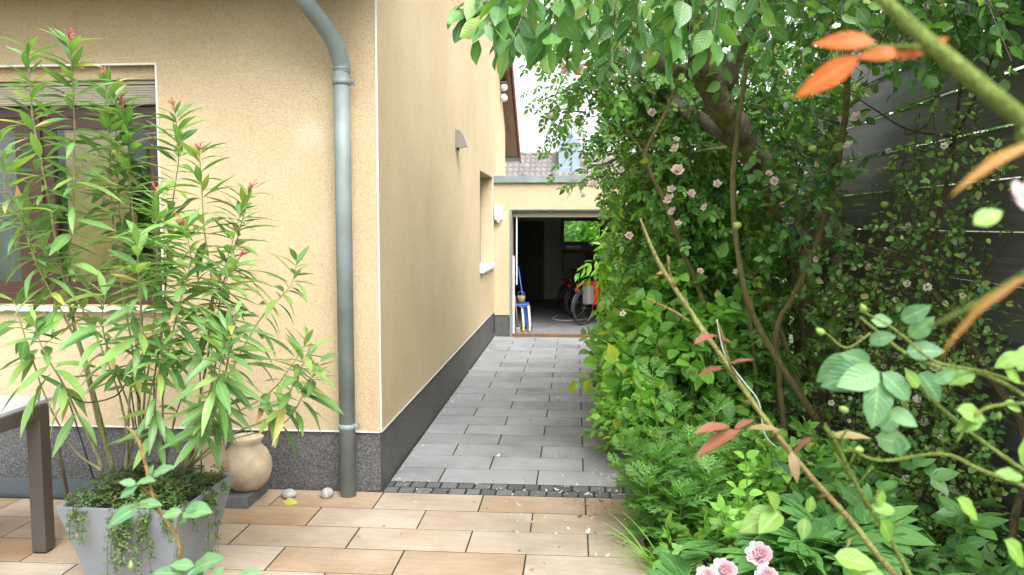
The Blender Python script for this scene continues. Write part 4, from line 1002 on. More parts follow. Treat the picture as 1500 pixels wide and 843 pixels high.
# shoots that hang into view at the upper left
shoots = [((760, -30, 2.9), (700, 40, 2.8)), ((790, -30, 2.8), (745, 55, 2.7)), ((830, -30, 2.7), (800, 60, 2.65)), ((720, -20, 3.0), (672, 15, 3.0)), ((880, -30, 2.8), (850, 40, 2.75)), ((960, -40, 2.6), (985, 60, 2.55)),
          ((1010, -30, 2.4), (980, 55, 2.4)), ((1060, -30, 2.8), (1040, 60, 2.8)), ((905, -20, 3.2), (890, 90, 3.1)), ((765, 0, 3.2), (735, 60, 3.2)), ((770, -30, 3.0), (765, 45, 2.95)), ((745, -20, 2.5), (722, 30, 2.45)),
          ((820, -20, 3.4), (790, 70, 3.4)), ((850, -10, 3.0), (830, 80, 3.0)), ((930, -10, 2.9), (935, 60, 2.9))]
P = np.array([at(*s[0]) for s in shoots]); E_ = np.array([at(*s[1]) for s in shoots]); ln_ = np.linalg.norm(E_ - P, axis=1)
for i in range(len(P)): leafy_twigs(LA, tw, P[i:i + 1], (E_ - P)[i:i + 1], (ln_[i] * .9, ln_[i]), 11, 'apple', (.085, .13), .85, .22, .8, .15, .004)
mb.add(tw.v, tw.f, True); mb.build('branches', M['greybark'], apple)
LA.build('crown', M['apple'], apple)
for (u_, v_, Y_) in ((1190, 218, 5.2), (1080, 330, 5.0), (1382, 12, 4.3), (1296, 300, 5.4)):
    bm = bmesh.new(); bmesh.ops.create_uvsphere(bm, u_segments=16, v_segments=10, radius=.027)
    for v in bm.verts:
        r2 = math.hypot(v.co.x, v.co.y)
        if v.co.z > 0: v.co.z -= .012 * max(0, 1 - r2 / .02)
    me = bpy.data.meshes.new('apple'); bm.to_mesh(me); bm.free(); me.polygons.foreach_set('use_smooth', [True] * len(me.polygons)); me.materials.append(M['applefruit'])
    o = bpy.data.objects.new('apple', me); COL.objects.link(o); o.parent = apple; o.location = at(u_, v_, Y_) - apple.location

# ================================================================== climbing rose through the tree
rose = empty('climbing_rose', tuple(on_ground(1130, 640)), 'climbing rose with pale pink blossoms growing through the apple tree', 'rose')
mb = MB()
limb(mb, [G(1150, 640, 5.8, .024), G(1140, 540, 5.8, .022), G(1138, 480, 5.75, .022), G(1165, 430, 5.7, .024), G(1200, 350, 5.6, .023), G(1222, 260, 5.5, .022), G(1238, 170, 5.4, .020), G(1243, 60, 5.3, .018), G(1238, -60, 5.2, .015)], 9, 6, .06)
limb(mb, [G(1200, 620, 5.6, .026), G(1150, 545, 5.5, .024), G(1112, 480, 5.45, .022), G(1090, 420, 5.4, .019), G(1076, 330, 5.4, .018), G(1074, 250, 5.4, .017), G(1085, 160, 5.3, .015), G(1096, 80, 5.2, .013)], 9, 6, .06)
limb(mb, [G(1045, 500, 6.2, .02), G(1022, 420, 6.2, .02), G(1000, 370, 6.1, .019), G(975, 300, 6.0, .018), G(950, 245, 6.0, .017), G(947, 220, 6.0, .016), G(975, 165, 6.0, .014), G(995, 110, 5.9, .013)], 9, 6, .06)
limb(mb, [G(1110, 590, 5.9, .015), G(1100, 480, 5.9, .014), G(1090, 430, 5.9, .013)], 7, 5, .08)
limb(mb, [G(1180, 600, 6.0, .02), G(1150, 500, 6.1, .018), G(1110, 420, 6.3, .016), G(1070, 350, 6.4, .012)], 7, 5, .08)
limb(mb, [G(950, 235, 6.1, .012), G(900, 170, 6.3, .010), G(850, 130, 6.4, .007), G(790, 150, 6.4, .004)], 6, 6)
limb(mb, [G(960, 140, 6.1, .010), G(880, 95, 6.2, .008), G(830, 110, 6.2, .005), G(795, 190, 6.2, .003)], 6, 6)
limb(mb, [G(960, 260, 6.1, .009), G(900, 255, 6.3, .007), G(850, 270, 6.4, .004)], 6, 6)
LR = Leaves(); tw = MB()
ells = [((.78, 6.6, 2.30), (.40, .55, .75), 240), ((.42, 6.5, 2.95), (.34, .5, .28), 80), ((1.15, 6.8, 1.55), (.55, .5, .75), 330), ((.66, 6.8, 1.75), (.30, .5, .5), 130), ((1.65, 6.3, 1.1), (.35, .4, .5), 80), ((1.2, 7.2, 2.5), (.6, .4, .8), 220)]
P, D = in_ellipsoids(ells); D = norm(D * .7 + rvec(len(P)) * .7 + (0, 0, -.3)); P, D = thin(P, D, GAPS, .40)
leafy_twigs(LR, tw, P, D, (.15, .34), 5, 'rose', (.10, .19), .9, .5, .8, .4, .0025)
trail = [((850, 130, 6.4), (790, 150, 6.4), 3), ((880, 170, 6.3), (800, 215, 6.3), 3), ((900, 130, 6.4), (830, 100, 6.4), 4), ((860, 100, 6.3), (780, 95, 6.2), 3), ((840, 170, 6.2), (782, 120, 6.2), 2), ((900, 190, 6.3), (845, 205, 6.3), 4), ((930, 215, 6.2), (860, 190, 6.2), 5),
         ((830, 140, 6.2), (800, 190, 6.2), 3), ((820, 60, 6.2), (775, 70, 6.2), 4), ((905, 245, 6.2), (840, 270, 6.3), 3), ((950, 240, 6.2), (880, 240, 6.3), 4), ((880, 60, 6.2), (800, 40, 6.2), 6), ((900, 250, 6.1), (900, 310, 6.1), 3)]
for a_, b_, kk in trail:
    A_ = np.array(at(*a_)); B_ = np.array(at(*b_)); l = np.linalg.norm(B_ - A_)
    for r_ in range(kk):
        leafy_twigs(LR, tw, (A_ + rvec(1)[0] * .07)[None], (B_ - A_ + rvec(1)[0] * .12)[None], (l * .8, l), 6, 'rose', (.11, .16), .9, .6, .6, .25, .0025)
mb.add(tw.v, tw.f, True); mb.build('canes', M['cane'], rose)
LR.build('foliage', M['roseleaf'], rose)
for (u_, v_, Y_, s_) in ((823, 75, 5.9, .07), (830, 100, 5.9, .085), (848, 100, 5.85, .07), (875, 48, 5.8, .07), (762, 60, 5.9, .05), (868, 272, 6.0, .08), (854, 288, 6.0, .045), (990, 205, 5.6, .055), (989, 218, 5.6, .06), (992, 250, 5.55, .075), (981, 292, 5.6, .075), (983, 278, 5.6, .06),
                         (1012, 283, 5.6, .06), (1032, 304, 5.6, .05), (1050, 270, 5.5, .05), (955, 165, 5.7, .055), (1254, 172, 5.0, .06), (1243, 213, 5.0, .05), (1126, 255, 5.2, .045), (1135, 265, 5.2, .05), (1158, 325, 5.5, .05), (993, 328, 5.6, .05), (985, 310, 5.7, .055), (921, 345, 6.0, .06),
                         (1078, 398, 5.5, .04), (912, 460, 5.6, .045), (1196, 380, 5.4, .04), (806, 170, 6.2, .045), (1025, 398, 5.5, .04), (1146, 300, 5.4, .04)):
    bloom(rose, 'blossom', rnd.choice((BLOOM, BLOOM2)), at(u_, v_, Y_), s_ * rnd.uniform(.75, 1.0))

# ================================================================== shrubs along the path
def shrub(name, label, cat, base, ells, tpl, size, k, mat, ln, seed_n=None, group=None, droop=.35, stems=9, bark='twig', spread=1.0, lift=.3, rad=.0025, bend=.3, nrm=.5):
    s = empty(name, base, label, cat, group); mb = MB(); L = Leaves(); P, D = in_ellipsoids(ells)
    D = norm(D * .8 + rvec(len(P)) * .6 + (0, 0, lift)); leafy_twigs(L, mb, P, D, ln, k, tpl, size, spread, droop, nrm, bend, rad)
    for i in range(stems):
        p = P[rnd.randrange(len(P))]; b0 = np.array(base) + np.array((rnd.uniform(-.12, .12), rnd.uniform(-.12, .12), -.02)); m_ = (b0 + p) / 2 + rvec(1)[0] * .12
        limb(mb, [tuple(b0) + (.011,), tuple(m_) + (.008,), tuple(p) + (.004,)], 6, 5)
    mb.build('branches', M[bark], s); L.build('foliage', M[mat], s); return s
shrub('privet_bush', 'bright green shrub with drooping pointed leaves leaning towards the garage', 'shrub', (.75, 9.2, 0),
      [((.86, 9.0, 1.30), (.34, .5, .60), 150), ((.40, 8.8, 1.36), (.22, .25, .12), 30), ((1.05, 9.3, 1.4), (.4, .5, .7), 110), ((1.0, 8.6, .7), (.30, .5, .45), 80)], 'long', (.10, .155), 9, 'bright', (.22, .42), droop=.55, lift=.15, bend=.35)
shrub('snowberry_bush', 'dense bush of rounded green leaves spilling over the path edge', 'shrub', (.75, 7.2, 0),
      [((.85, 7.2, .75), (.50, .8, .60), 330), ((.78, 6.2, .62), (.46, .55, .50), 230), ((.46, 6.9, .55), (.24, .5, .28), 80), ((1.0, 6.6, 1.1), (.40, .5, .4), 110)], 'oval', (.08, .16), 7, 'mid', (.15, .32), droop=.3, nrm=.55)
shrub('ivy_bush', 'low dark bush of small leaves where the grey slabs end', 'shrub', (.55, 5.9, 0),
      [((.52, 6.0, .28), (.28, .5, .26), 170), ((.45, 5.75, .40), (.20, .3, .2), 50)], 'oval_far', (.055, .085), 7, 'mid', (.12, .22), droop=.2)
shrub('rose_seedling_bush', 'mid green bush of fine leaflets under the climbing rose stems', 'shrub', (1.2, 6.0, 0),
      [((1.0, 6.2, .45), (.4, .4, .4), 130), ((1.3, 6.6, .85), (.4, .4, .4), 110)], 'rose', (.11, .16), 5, 'roseleaf', (.15, .3), droop=.4)
shrub('laurel_bush', 'dark dense evergreen bush behind the apple tree', 'shrub', (1.7, 8.6, 0),
      [((1.6, 8.3, 1.2), (.65, .45, 1.15), 420)], 'oval_far', (.09, .14), 9, 'darkleaf', (.2, .4))
# tree in the neighbouring garden behind the fence, and greenery beyond the garage
def garden_tree(name, label, base, crown, n, mat, size, rt=.12):
    s = empty(name, base, label, 'tree', 'trees in the gardens beyond'); mb = MB(); c, r = crown; b0 = np.array(base)
    limb(mb, [tuple(b0) + (rt,), tuple(b0 * .6 + np.array(c) * .4) + (rt * .8,), tuple(c) + (rt * .4,)], 9, 5, .05); mb.build('trunk', M['bark'], s)
    mb = MB(); L = Leaves(); P, D = in_ellipsoids([(c, r, n)])
    for i in range(0, n, max(1, n // 18)): limb(mb, [tuple(b0 * .4 + np.array(c) * .6) + (rt * .4,), tuple((np.array(c) + P[i]) / 2 + rvec(1)[0] * .2) + (rt * .25,), tuple(P[i]) + (.01,)], 5, 4)
    mb.build('branches', M['bark'], s); leafy_twigs(L, None, P, norm(D + rvec(n)), (.3, .6), 9, 'apple_far', size, 1, .3, .6, .3, wood=False); L.build('crown', M[mat], s)
garden_tree('garden_tree', 'leafy tree standing in the garden behind the dark fence', (3.4, 8.5, 0), ((3.3, 8.8, 2.7), (1.0, .8, 1.3)), 380, 'apple', (.10, .15))
garden_tree('garden_tree', 'green tree seen through the garage window', (.6, 25, 0), ((.2, 25, 1.75), (2.6, 1.2, 1.05)), 700, 'bright', (.16, .24))
garden_tree('garden_tree', 'yellow green tree top showing above the garage parapet', (.55, 22.5, 0), ((.62, 22.5, 2.45), (.75, .6, .62)), 200, 'bright', (.12, .18), .06)

garden_tree('garden_tree', 'tree in the front garden mirrored in the window panes', (-11.5, -9.5, 0), ((-11.5, -9.5, 2.0), (2.6, 1.0, 1.5)), 330, 'mid', (.16, .24))
# mugwort: upright stems with cut leaves
mw = empty('mugwort', tuple(on_ground(990, 800)), 'tall mugwort plant with deeply cut leaves at the terrace corner', 'wild plant')
mb = MB(); L = Leaves()
for (u0, v0, Y0, u1, v1, Y1) in ((992, 790, 4.45, 955, 535, 4.55), (975, 800, 4.4, 925, 640, 4.45), (1000, 800, 4.5, 1050, 590, 4.7), (1010, 800, 4.6, 1075, 660, 4.7), (985, 810, 4.25, 945, 700, 4.2), (1005, 800, 4.4, 1010, 640, 4.4), (1020, 800, 4.5, 1090, 620, 4.9), (970, 800, 4.6, 935, 660, 4.8), (990, 810, 4.2, 1000, 720, 4.1), (965, 790, 4.5, 905, 690, 4.4), (1000, 790, 4.7, 985, 580, 4.8), (1015, 800, 4.3, 1040, 690, 4.2), (980, 800, 4.3, 965, 660, 4.3)):
    A_ = np.array(at(u0, v0, Y0)); A_[2] = .0; B_ = np.array(at(u1, v1, Y1)); mid_ = (A_ + B_) / 2 + np.array((rnd.uniform(-.04, .04), rnd.uniform(-.05, .05), .03))
    q = limb(mb, [tuple(A_) + (.005,), tuple(mid_) + (.004,), tuple(B_) + (.002,)], 6, 8); n = 26; ph = rnd.random() * 6
    for j in range(n):
        t = .12 + .88 * j / (n - 1); i = min(int(t * (len(q) - 1)), len(q) - 2); p = q[i, :3]; a_ = ph + j * 2.4; el = .25 + .9 * t ** 2
        ax = np.array((math.cos(a_), math.sin(a_), el - .25 * (1 - t))); L.put('cut', [p], [ax], [UP + rvec(1)[0] * .35], rnd.uniform(.18, .26) * (1 - .5 * t * t))
mb.build('stem', M['greenstem'], mw); L.build('foliage', M['mugwort'], mw)

# peony
pe = empty('peony', (.95, 3.1, 0), 'peony with broad glossy leaves and pink blossoms at the bottom', 'flower plant')
mb = MB(); L = Leaves(); n = 58
for i in range(n):
    a_ = rnd.uniform(0, 6.28); r_ = rnd.uniform(.0, .42) ; c0 = np.array((.98, 3.12, 0.0)); p1 = c0 + np.array((math.cos(a_) * r_, math.sin(a_) * r_ * .9, rnd.uniform(.22, .50) - r_ * .18))
    b0 = c0 + np.array((math.cos(a_) * r_ * .3, math.sin(a_) * r_ * .3, .0)); q = limb(mb, [tuple(b0) + (.005,), tuple((b0 + p1) / 2 + (0, 0, .06)) + (.004,), tuple(p1) + (.003,)], 6, 4)
    for a2 in (a_, a_ + rnd.uniform(2.2, 4.0)):
        L.put('peony', [p1], [(math.cos(a2), math.sin(a2), rnd.uniform(-.25, .7))], [UP + rvec(1)[0] * .45], rnd.uniform(.22, .36))
mb.build('stem', M['greenstem'], pe); L.build('foliage', M['peonyleaf'], pe)
for (u_, v_, Y_, s_) in ((1112, 814, 2.75, .075), (1060, 838, 2.72, .072), (1034, 846, 2.7, .06), (1122, 845, 2.68, .06)): bloom(pe, 'blossom', PEONY, at(u_, v_, Y_), s_, (rnd.uniform(-.4, .3), -.8, .9))

# young lime green shrub in front of the mugwort
ys = empty('young_shrub', tuple(on_ground(1098, 800)), 'young lime green shoot with rounded leaves beside the mugwort', 'young shrub')
mb = MB(); L = Leaves()
for (u0, u1, v1, Y1, kk) in ((1100, 1092, 672, 3.5, 7), (1112, 1104, 760, 3.4, 5), (1090, 1080, 715, 3.55, 5)):
    A_ = np.array(on_ground(u0, 850)); A_[1] = Y1; A_[0] = at(u0, 800, Y1)[0]; B_ = np.array(at(u1, v1, Y1)); q = limb(mb, [tuple(A_) + (.005,), tuple((A_ + B_) / 2 + (.01, 0, 0)) + (.004,), tuple(B_) + (.002,)], 6, 8)
    for j in range(kk):
        t = .35 + .65 * j / (kk - 1); p = q[int(t * (len(q) - 1)), :3]
        for sg in (-1, 1):
            a_ = j * 1.57 + (0 if sg > 0 else math.pi) + rnd.uniform(-.2, .2); ax = np.array((math.cos(a_), math.sin(a_) - .2, .35 + .5 * (t > .95))); L.put(blade(7, ovate(.66), .07, .2, .10), [p], [ax], [UP + (0, -.5, 0) + rvec(1)[0] * .2], rnd.uniform(.075, .10) * (1.1 - .3 * t))
mb.build('stem', M['greenstem'], ys); L.build('foliage', M['bright'], ys)

# firethorn in front of the fence
ft = empty('firethorn', (2.02, 4.9, 0), 'thorny firethorn with sparse twigs and white flower clusters against the fence', 'shrub')
mb = MB(); L = Leaves()
limb(mb, [G(1480, 800, 3.9, .02), G(1500, 640, 4.1, .022), G(1455, 560, 4.3, .022), G(1400, 470, 4.5, .021), G(1355, 400, 4.7, .018), G(1372, 330, 4.75, .015), G(1392, 240, 4.8, .012), G(1408, 120, 4.9, .008)], 8, 6, .12)
limb(mb, [G(1400, 780, 4.4, .018), G(1375, 700, 4.5, .018), G(1340, 600, 4.6, .016), G(1300, 540, 4.8, .012), G(1260, 470, 5.0, .007)], 8, 6, .12)
limb(mb, [G(1392, 200, 4.8, .008), G(1330, 190, 5.0, .007), G(1280, 160, 5.2, .006), G(1250, 140, 5.3, .004)], 6, 6, .1); limb(mb, [G(1392, 215, 4.8, .007), G(1430, 140, 4.5, .007), G(1480, 20, 4.2, .005)], 6, 6, .1)
limb(mb, [G(1355, 400, 4.7, .01), G(1300, 370, 4.9, .008), G(1230, 350, 5.2, .004)], 6, 6, .1); limb(mb, [G(1400, 470, 4.5, .01), G(1440, 400, 4.3, .008), G(1490, 330, 4.1, .005)], 6, 6, .1)
ells = [((1.98, 4.75, 1.15), (.2, .85, .60), 250), ((1.95, 4.7, .45), (.28, .8, .40), 260), ((2.02, 4.7, 2.0), (.18, .6, .45), 80), ((1.75, 5.2, 1.4), (.2, .3, .25), 30)]
P, D = in_ellipsoids(ells); D = norm(D * .4 + rvec(len(P)) * 1.0 * (.7, 1, .8)); leafy_twigs(L, mb, P, D, (.12, .34), 8, 'oval', (.024, .058), 1.0, .15, .8, .1, .0022)
for i in range(60):
    p = P[rnd.randrange(len(P))]; d = rvec(1)[0] * (.6, 1, .7); l = rnd.uniform(.25, .6); limb(mb, [tuple(p) + (.005,), tuple(p + d * l * .5 + rvec(1)[0] * .05) + (.004,), tuple(p + d * l) + (.002,)], 5, 4)
mb.build('branches', M['twig'], ft); L.build('foliage', M['smallleaf'], ft)
LF = Leaves()
for k in range(38):
    c = rvec(1)[0] * .022
    for j in range(5):
        a_ = j * 1.257; LF.put('petal', [c], [(math.cos(a_), math.sin(a_), .35)], [c * 30 + UP], .0075)
CLUSTER = LF.mesh('flower_cluster', M['cream'])
for i in range(64):
    p = P[rnd.randrange(len(P) - 80)] + rvec(1)[0] * .08; p[0] -= .10
    o = bpy.data.objects.new('flower_cluster', CLUSTER); COL.objects.link(o); o.parent = ft; o.location = Vector(p) - ft.location; o.scale = (rnd.uniform(.45, .95),) * 3; o.rotation_euler = (rnd.uniform(-.8, .8), rnd.uniform(-1.2, 0), rnd.random() * 6)

# low planting under the shrubs
shrub('hellebore', 'clump of broad dark leaves in front of the fence', 'plant', (1.75, 3.9, 0), [((1.6, 4.0, .22), (.45, .6, .2), 60)], 'trio', (.13, .20), 3, 'peonyleaf', (.1, .2), droop=.2, stems=14)
shrub('cranesbill', 'low green leafy clump at the foot of the climbing rose', 'plant', (1.3, 4.9, 0), [((1.25, 4.9, .20), (.55, .55, .20), 150)], 'trio', (.09, .14), 4, 'mid', (.1, .2), droop=.2, stems=10)
shrub('geranium_clump', 'low leafy clump between the mugwort and the terrace edge', 'plant', (.72, 3.9, 0), [((.74, 3.95, .12), (.26, .5, .13), 80)], 'trio', (.08, .12), 4, 'mid', (.08, .16), droop=.15, stems=8)
shrub('spindle_seedling', 'small seedling with yellow leaves at the end of the sett strip', 'plant', (.50, 5.22, 0), [((.46, 5.2, .13), (.10, .12, .05), 9)], 'oval', (.05, .07), 4, 'ochreleaf', (.08, .14), stems=4)
L = Leaves()
for i in range(2600):
    x = rnd.uniform(.45, 2.2); y = rnd.uniform(2.4, 8.0); L.put('oval_far' if i % 3 else 'clover', [(x, y, .02 + rnd.random() * .05 + .04 * (x - .4))], [np.array((rnd.uniform(-1, 1), rnd.uniform(-1, 1), rnd.uniform(0, .5)))], [UP + rvec(1)[0] * .4], rnd.uniform(.03, .07))
tag(L.build('ground_cover', M['mid']), 'low creeping green ground cover on the soil of the bed', 'ground cover', kind='stuff')
gt = empty('grass_tuft', tuple(on_ground(955, 812)), 'tuft of long grass blades leaning over the terrace edge', 'grass'); L = Leaves()
for (u0, v0, Y0) in ((955, 830, 4.05), (960, 790, 4.3), (965, 843, 3.95)):
    c0 = np.array(on_ground(u0, v0)); c0[0] += .02
    for k in range(9): a_ = rnd.uniform(1.9, 4.6); L.put('grass', [c0 + rvec(1)[0] * (.03, .03, 0)], [(math.cos(a_), math.sin(a_) * .7, rnd.uniform(.5, 1.4))], [UP + (-math.cos(a_), -math.sin(a_), .2)], rnd.uniform(.18, .36))
L.build('blades', M['bright'], gt)
mb = MB(); q = smooth_path([tuple(at(*w)) for w in ((1050, 468, 5.2), (1062, 520, 5.15), (1090, 560, 5.1), (1112, 590, 5.05), (1122, 640, 5.0), (1160, 668, 5.0), (1215, 690, 5.0), (1260, 735, 4.8))], 6); mb.tube([tuple(x) for x in q], .005, 7)
tag(mb.build('garden_cable', M['cable']), 'thin pale cable looping through the rose stems', 'cable')

# fallen petals and bits of leaf
L = Leaves(); n = 980
for i in range(n):
    if i < 300: y = rnd.uniform(3.2, 12.1); x = .42 - abs(rnd.gauss(0, .25)) - (0 if rnd.random() < .6 else rnd.random() * .8)
    elif i < 360: y = rnd.uniform(4.4, 5.6); x = rnd.uniform(-.1, .5)
    elif i < 450: y = rnd.uniform(5.1, 12); x = XW + abs(rnd.gauss(0, .03)) + .015
    elif i < 520: y = rnd.uniform(3.5, 12); x = rnd.uniform(-1.2, .3)
    elif i < 800: y = rnd.uniform(3.3, 9); x = .43 - abs(rnd.gauss(0, .07))
    else: y = rnd.uniform(5.0, 5.25) if i < 870 else rnd.uniform(5.2, 12); x = rnd.uniform(-1.2, .45) if i < 870 else XW + abs(rnd.gauss(0, .05)) + .015
    L.put('petal', [(x, y, .004)], [(rnd.uniform(-1, 1), rnd.uniform(-1, 1), rnd.uniform(.0, .06))], [UP + rvec(1)[0] * .12], rnd.choice((.012, .015, .018, .022, .034)) * (.75 if y > 6 else 1) * (1 if i < 520 else .6))
tag(L.build('fallen_petals', M['litter']), 'scattered fallen petals and leaf bits on the paving', 'petals', kind='stuff')

# ================================================================== roses close to the camera
def leaf_on(L, tpl, base, tip, size=None, nrm=(0, -.6, 1)):
    a_, b_ = np.array(at(*base)), np.array(at(*tip)); L.put(tpl, [a_], [b_ - a_], [np.array(nrm, float) + rvec(1)[0] * .15], size or np.linalg.norm(b_ - a_))
def budm(parent, pos, d, s, m='greenbud'):
    mb = MB(); p = np.array(pos); d = norm(np.array(d, float)); mb.tube([tuple(p + d * s * x) for x in (-.1, .0, .2, .5, .75, 1.0, 1.25)], [s * .13, s * .3, s * .37, s * .36, s * .26, s * .12, s * .02], 10); mb.build('bud', M[m], parent)
HL = blade(9, ovate(.60, .80), .10, .2, .04, .05)
HN = blade(9, lance(.33), .12, .24, .04, .04)
HS = blade(9, lance(.22), .14, .28, .03, .05)
sp = empty('rose_shoot', (.66, 1.30, 0), 'long thorny rose shoot with bronze leaves rising in front of the mugwort', 'rose')
mb = MB()
limb(mb, [(.66, 1.30, 0, .008), (.62, 1.30, .6, .0072), G(1345, 930, 1.30, 0.0053), G(1275, 800, 1.3, 0.0050), G(1180, 690, 1.3, 0.0046), G(1110, 600, 1.3, 0.0043), G(1062, 530, 1.3, 0.0038), G(1000, 440, 1.32, 0.0037), G(965, 385, 1.33, 0.0032), G(945, 340, 1.33, 0.0024), G(938, 320, 1.33, 0.0012)], 9, 6)
limb(mb, [G(1010, 472, 1.32, 0.0024), G(985, 455, 1.3, 0.0020), G(952, 440, 1.28, 0.0016), G(945, 434, 1.27, 0.0008)], 7, 4); limb(mb, [G(990, 420, 1.32, 0.0016), G(980, 398, 1.31, 0.0016), G(979, 380, 1.3, 0.0022), G(978, 374, 1.3, 0.0008)], 7, 4)
limb(mb, [G(1048, 512, 1.3, 0.0021), G(1018, 470, 1.3, 0.0016), G(1004, 435, 1.3, 0.0011)], 7, 4)
limb(mb, [G(1082, 560, 1.3, 0.0027), G(1066, 525, 1.27, 0.0022), G(1056, 485, 1.25, 0.0016), G(1048, 470, 1.25, 0.0011)], 7, 4)
for (u_, v_, du, dv) in ((1092, 590, 10, -2), (1130, 640, 16, -10), (1168, 690, -12, 8), (1200, 728, 18, -4), (1245, 790, -6, 16), (1022, 492, 12, -6), (970, 400, -9, 2)):
    a_, b_ = at(u_, v_, 1.3), at(u_ + du, v_ + dv, 1.28); mb.tube([tuple(a_), tuple(a_.lerp(b_, .5)), tuple(b_)], [.0042, .0022, .0004], 6)
mb.build('stem', M['paleshoot'], sp)
L = Leaves()
for b_, t_ in (((1070, 625, 1.28), (1022, 622, 1.24)), ((1085, 630, 1.28), (1018, 655, 1.24)), ((1095, 628, 1.28), (1140, 622, 1.26)), ((1060, 540, 1.28), (1024, 541, 1.26)), ((1066, 535, 1.28), (1100, 520, 1.26)), ((1050, 497, 1.27), (1070, 495, 1.24)), ((1052, 492, 1.27), (1020, 490, 1.22)), ((1075, 630, 1.28), (1105, 608, 1.3)),
               ((1158, 660, 1.27), (1170, 705, 1.24)), ((1212, 640, 1.2), (1272, 632, 1.18)), ((1190, 640, 1.2), (1160, 660, 1.2))): leaf_on(L, HN, b_, t_, None, (0, -.35, 1))
L.build('bronze_foliage', M['redleaf'], sp)
L = Leaves()
for b_, t_ in (((1142, 748, 1.22), (1085, 775, 1.2)), ((1143, 750, 1.22), (1115, 775, 1.18)), ((1140, 745, 1.22), (1130, 722, 1.2)), ((1180, 758, 1.22), (1176, 790, 1.2)), ((1185, 752, 1.24), (1190, 728, 1.24))): leaf_on(L, HL, b_, t_, None, (0, -.8, .8))
L.build('foliage', M['ochreleaf'] if 0 else M['forelime'], sp)

rb = empty('rose_bush', (.78, .85, 0), 'blurred rose bush close by with green buds and rounded leaves', 'rose')
mb = MB(); B0 = (.80, .8, .0)
limb(mb, [B0 + (.008,), (.85, .9, .8, .007), G(1560, 640, 1.0, 0.0037), G(1500, 580, 1.0, 0.0029), G(1430, 545, 1.0, 0.0027), G(1380, 540, 1.0, 0.0024), G(1330, 520, 1.0, 0.0023), G(1290, 490, 1.0, 0.0019), G(1260, 465, 1.0, 0.0014)], 8, 6)
limb(mb, [G(1520, 570, 1.0, 0.0023), G(1440, 545, .98, 0.0021), G(1370, 530, .97, 0.0019), G(1320, 490, .97, 0.0015), G(1290, 470, .97, 0.0011), G(1258, 455, .97, 0.0008)], 7, 5)
limb(mb, [G(1275, 488, .99, 0.0015), G(1240, 510, .99, 0.0014), G(1210, 488, .99, 0.0012), G(1196, 480, .99, 0.0012)], 7, 5)
limb(mb, [G(1520, 720, 1.0, 0.0030), G(1440, 690, 1.0, 0.0027), G(1380, 665, 1.0, 0.0024), G(1290, 675, 1.0, 0.0019), G(1240, 655, 1.0, 0.0015)], 7, 5)
limb(mb, [G(1500, 690, 1.0, 0.0030), G(1430, 640, 1.02, 0.0027), G(1370, 590, 1.03, 0.0023), G(1345, 560, 1.03, 0.0018)], 7, 5); limb(mb, [G(1520, 590, .95, 0.0023), G(1440, 600, .95, 0.0021), G(1400, 650, .95, 0.0015)], 7, 5)
limb(mb, [G(1345, 870, 1.12, 0.0045), G(1310, 800, 1.12, 0.0034), G(1260, 720, 1.12, 0.0030), G(1225, 650, 1.12, 0.0025), G(1208, 620, 1.12, 0.0015)], 8, 6)
for (u_, v_) in ((1225, 652), (1240, 690), (1255, 712), (1270, 745), (1300, 785)):
    for s_ in (-1, 1):
        a_ = at(u_, v_, 1.12); b_ = at(u_ + s_ * rnd.uniform(14, 24), v_ - rnd.uniform(20, 38), 1.12); mb.tube([tuple(a_), tuple(a_.lerp(b_, .6)), tuple(b_)], [.0022, .0016, .0022], 6)
mb.build('stem', M['greenstem'], rb)
L = Leaves()
for b_, t_ in (((1286, 552, 1.0), (1285, 628, .98)), ((1290, 545, 1.0), (1338, 585, .99)), ((1290, 545, 1.0), (1232, 562, .98)), ((1278, 540, 1.0), (1205, 565, 1.0)), ((1276, 535, 1.02), (1240, 518, 1.0)), ((1325, 515, 1.0), (1382, 512, .98)), ((1272, 500, 1.0), (1310, 492, .98)),
               ((1318, 470, 1.0), (1362, 450, .98)), ((1330, 495, 1.0), (1368, 468, .98)), ((1300, 600, 1.02), (1345, 622, 1.0)), ((1312, 640, 1.02), (1325, 672, 1.02)), ((1252, 520, 1.03), (1198, 560, 1.03)), ((1275, 470, 1.02), (1310, 470, 1.02)), ((1345, 545, 1.04), (1385, 590, 1.04)), ((1320, 590, 1.04), (1330, 560, 1.04)),
               ((1365, 560, .97), (1400, 545, .96)), ((1280, 640, 1.06), (1340, 655, 1.06)), ((1290, 632, 1.06), (1320, 600, 1.06))): leaf_on(L, HL, b_, t_, None, (.15, -1, .45))
L.build('foliage', M['forerose'], rb)
L = Leaves()
for b_, t_ in (((1500, 520, .95), (1458, 535, .95)), ((1490, 545, .95), (1520, 500, .95)), ((1470, 540, .95), (1500, 560, .95)), ((1430, 545, .98), (1390, 560, .98)), ((1400, 600, .95), (1450, 612, .95)), ((1440, 610, .95), (1400, 630, .95)), ((1470, 590, .95), (1500, 600, .95)), ((1500, 700, 1.0), (1460, 690, 1.0)), ((1500, 640, 1.0), (1512, 690, 1.0)),
               ((1220, 815, 1.1), (1285, 825, 1.08)), ((1240, 835, 1.1), (1300, 845, 1.08)), ((1290, 740, 1.12), (1290, 715, 1.12)), ((1312, 750, 1.12), (1275, 740, 1.12)), ((1290, 760, 1.1), (1310, 795, 1.1)), ((1470, 790, 1.0), (1510, 830, 1.0)), ((1400, 730, 1.0), (1440, 760, 1.0)), ((1425, 330, .62), (1470, 305, .62)), ((1345, 570, 1.0), (1330, 540, 1.0))): leaf_on(L, HL, b_, t_, None, (.1, -.7, .7))
L.build('lime_foliage', M['forelime'], rb)
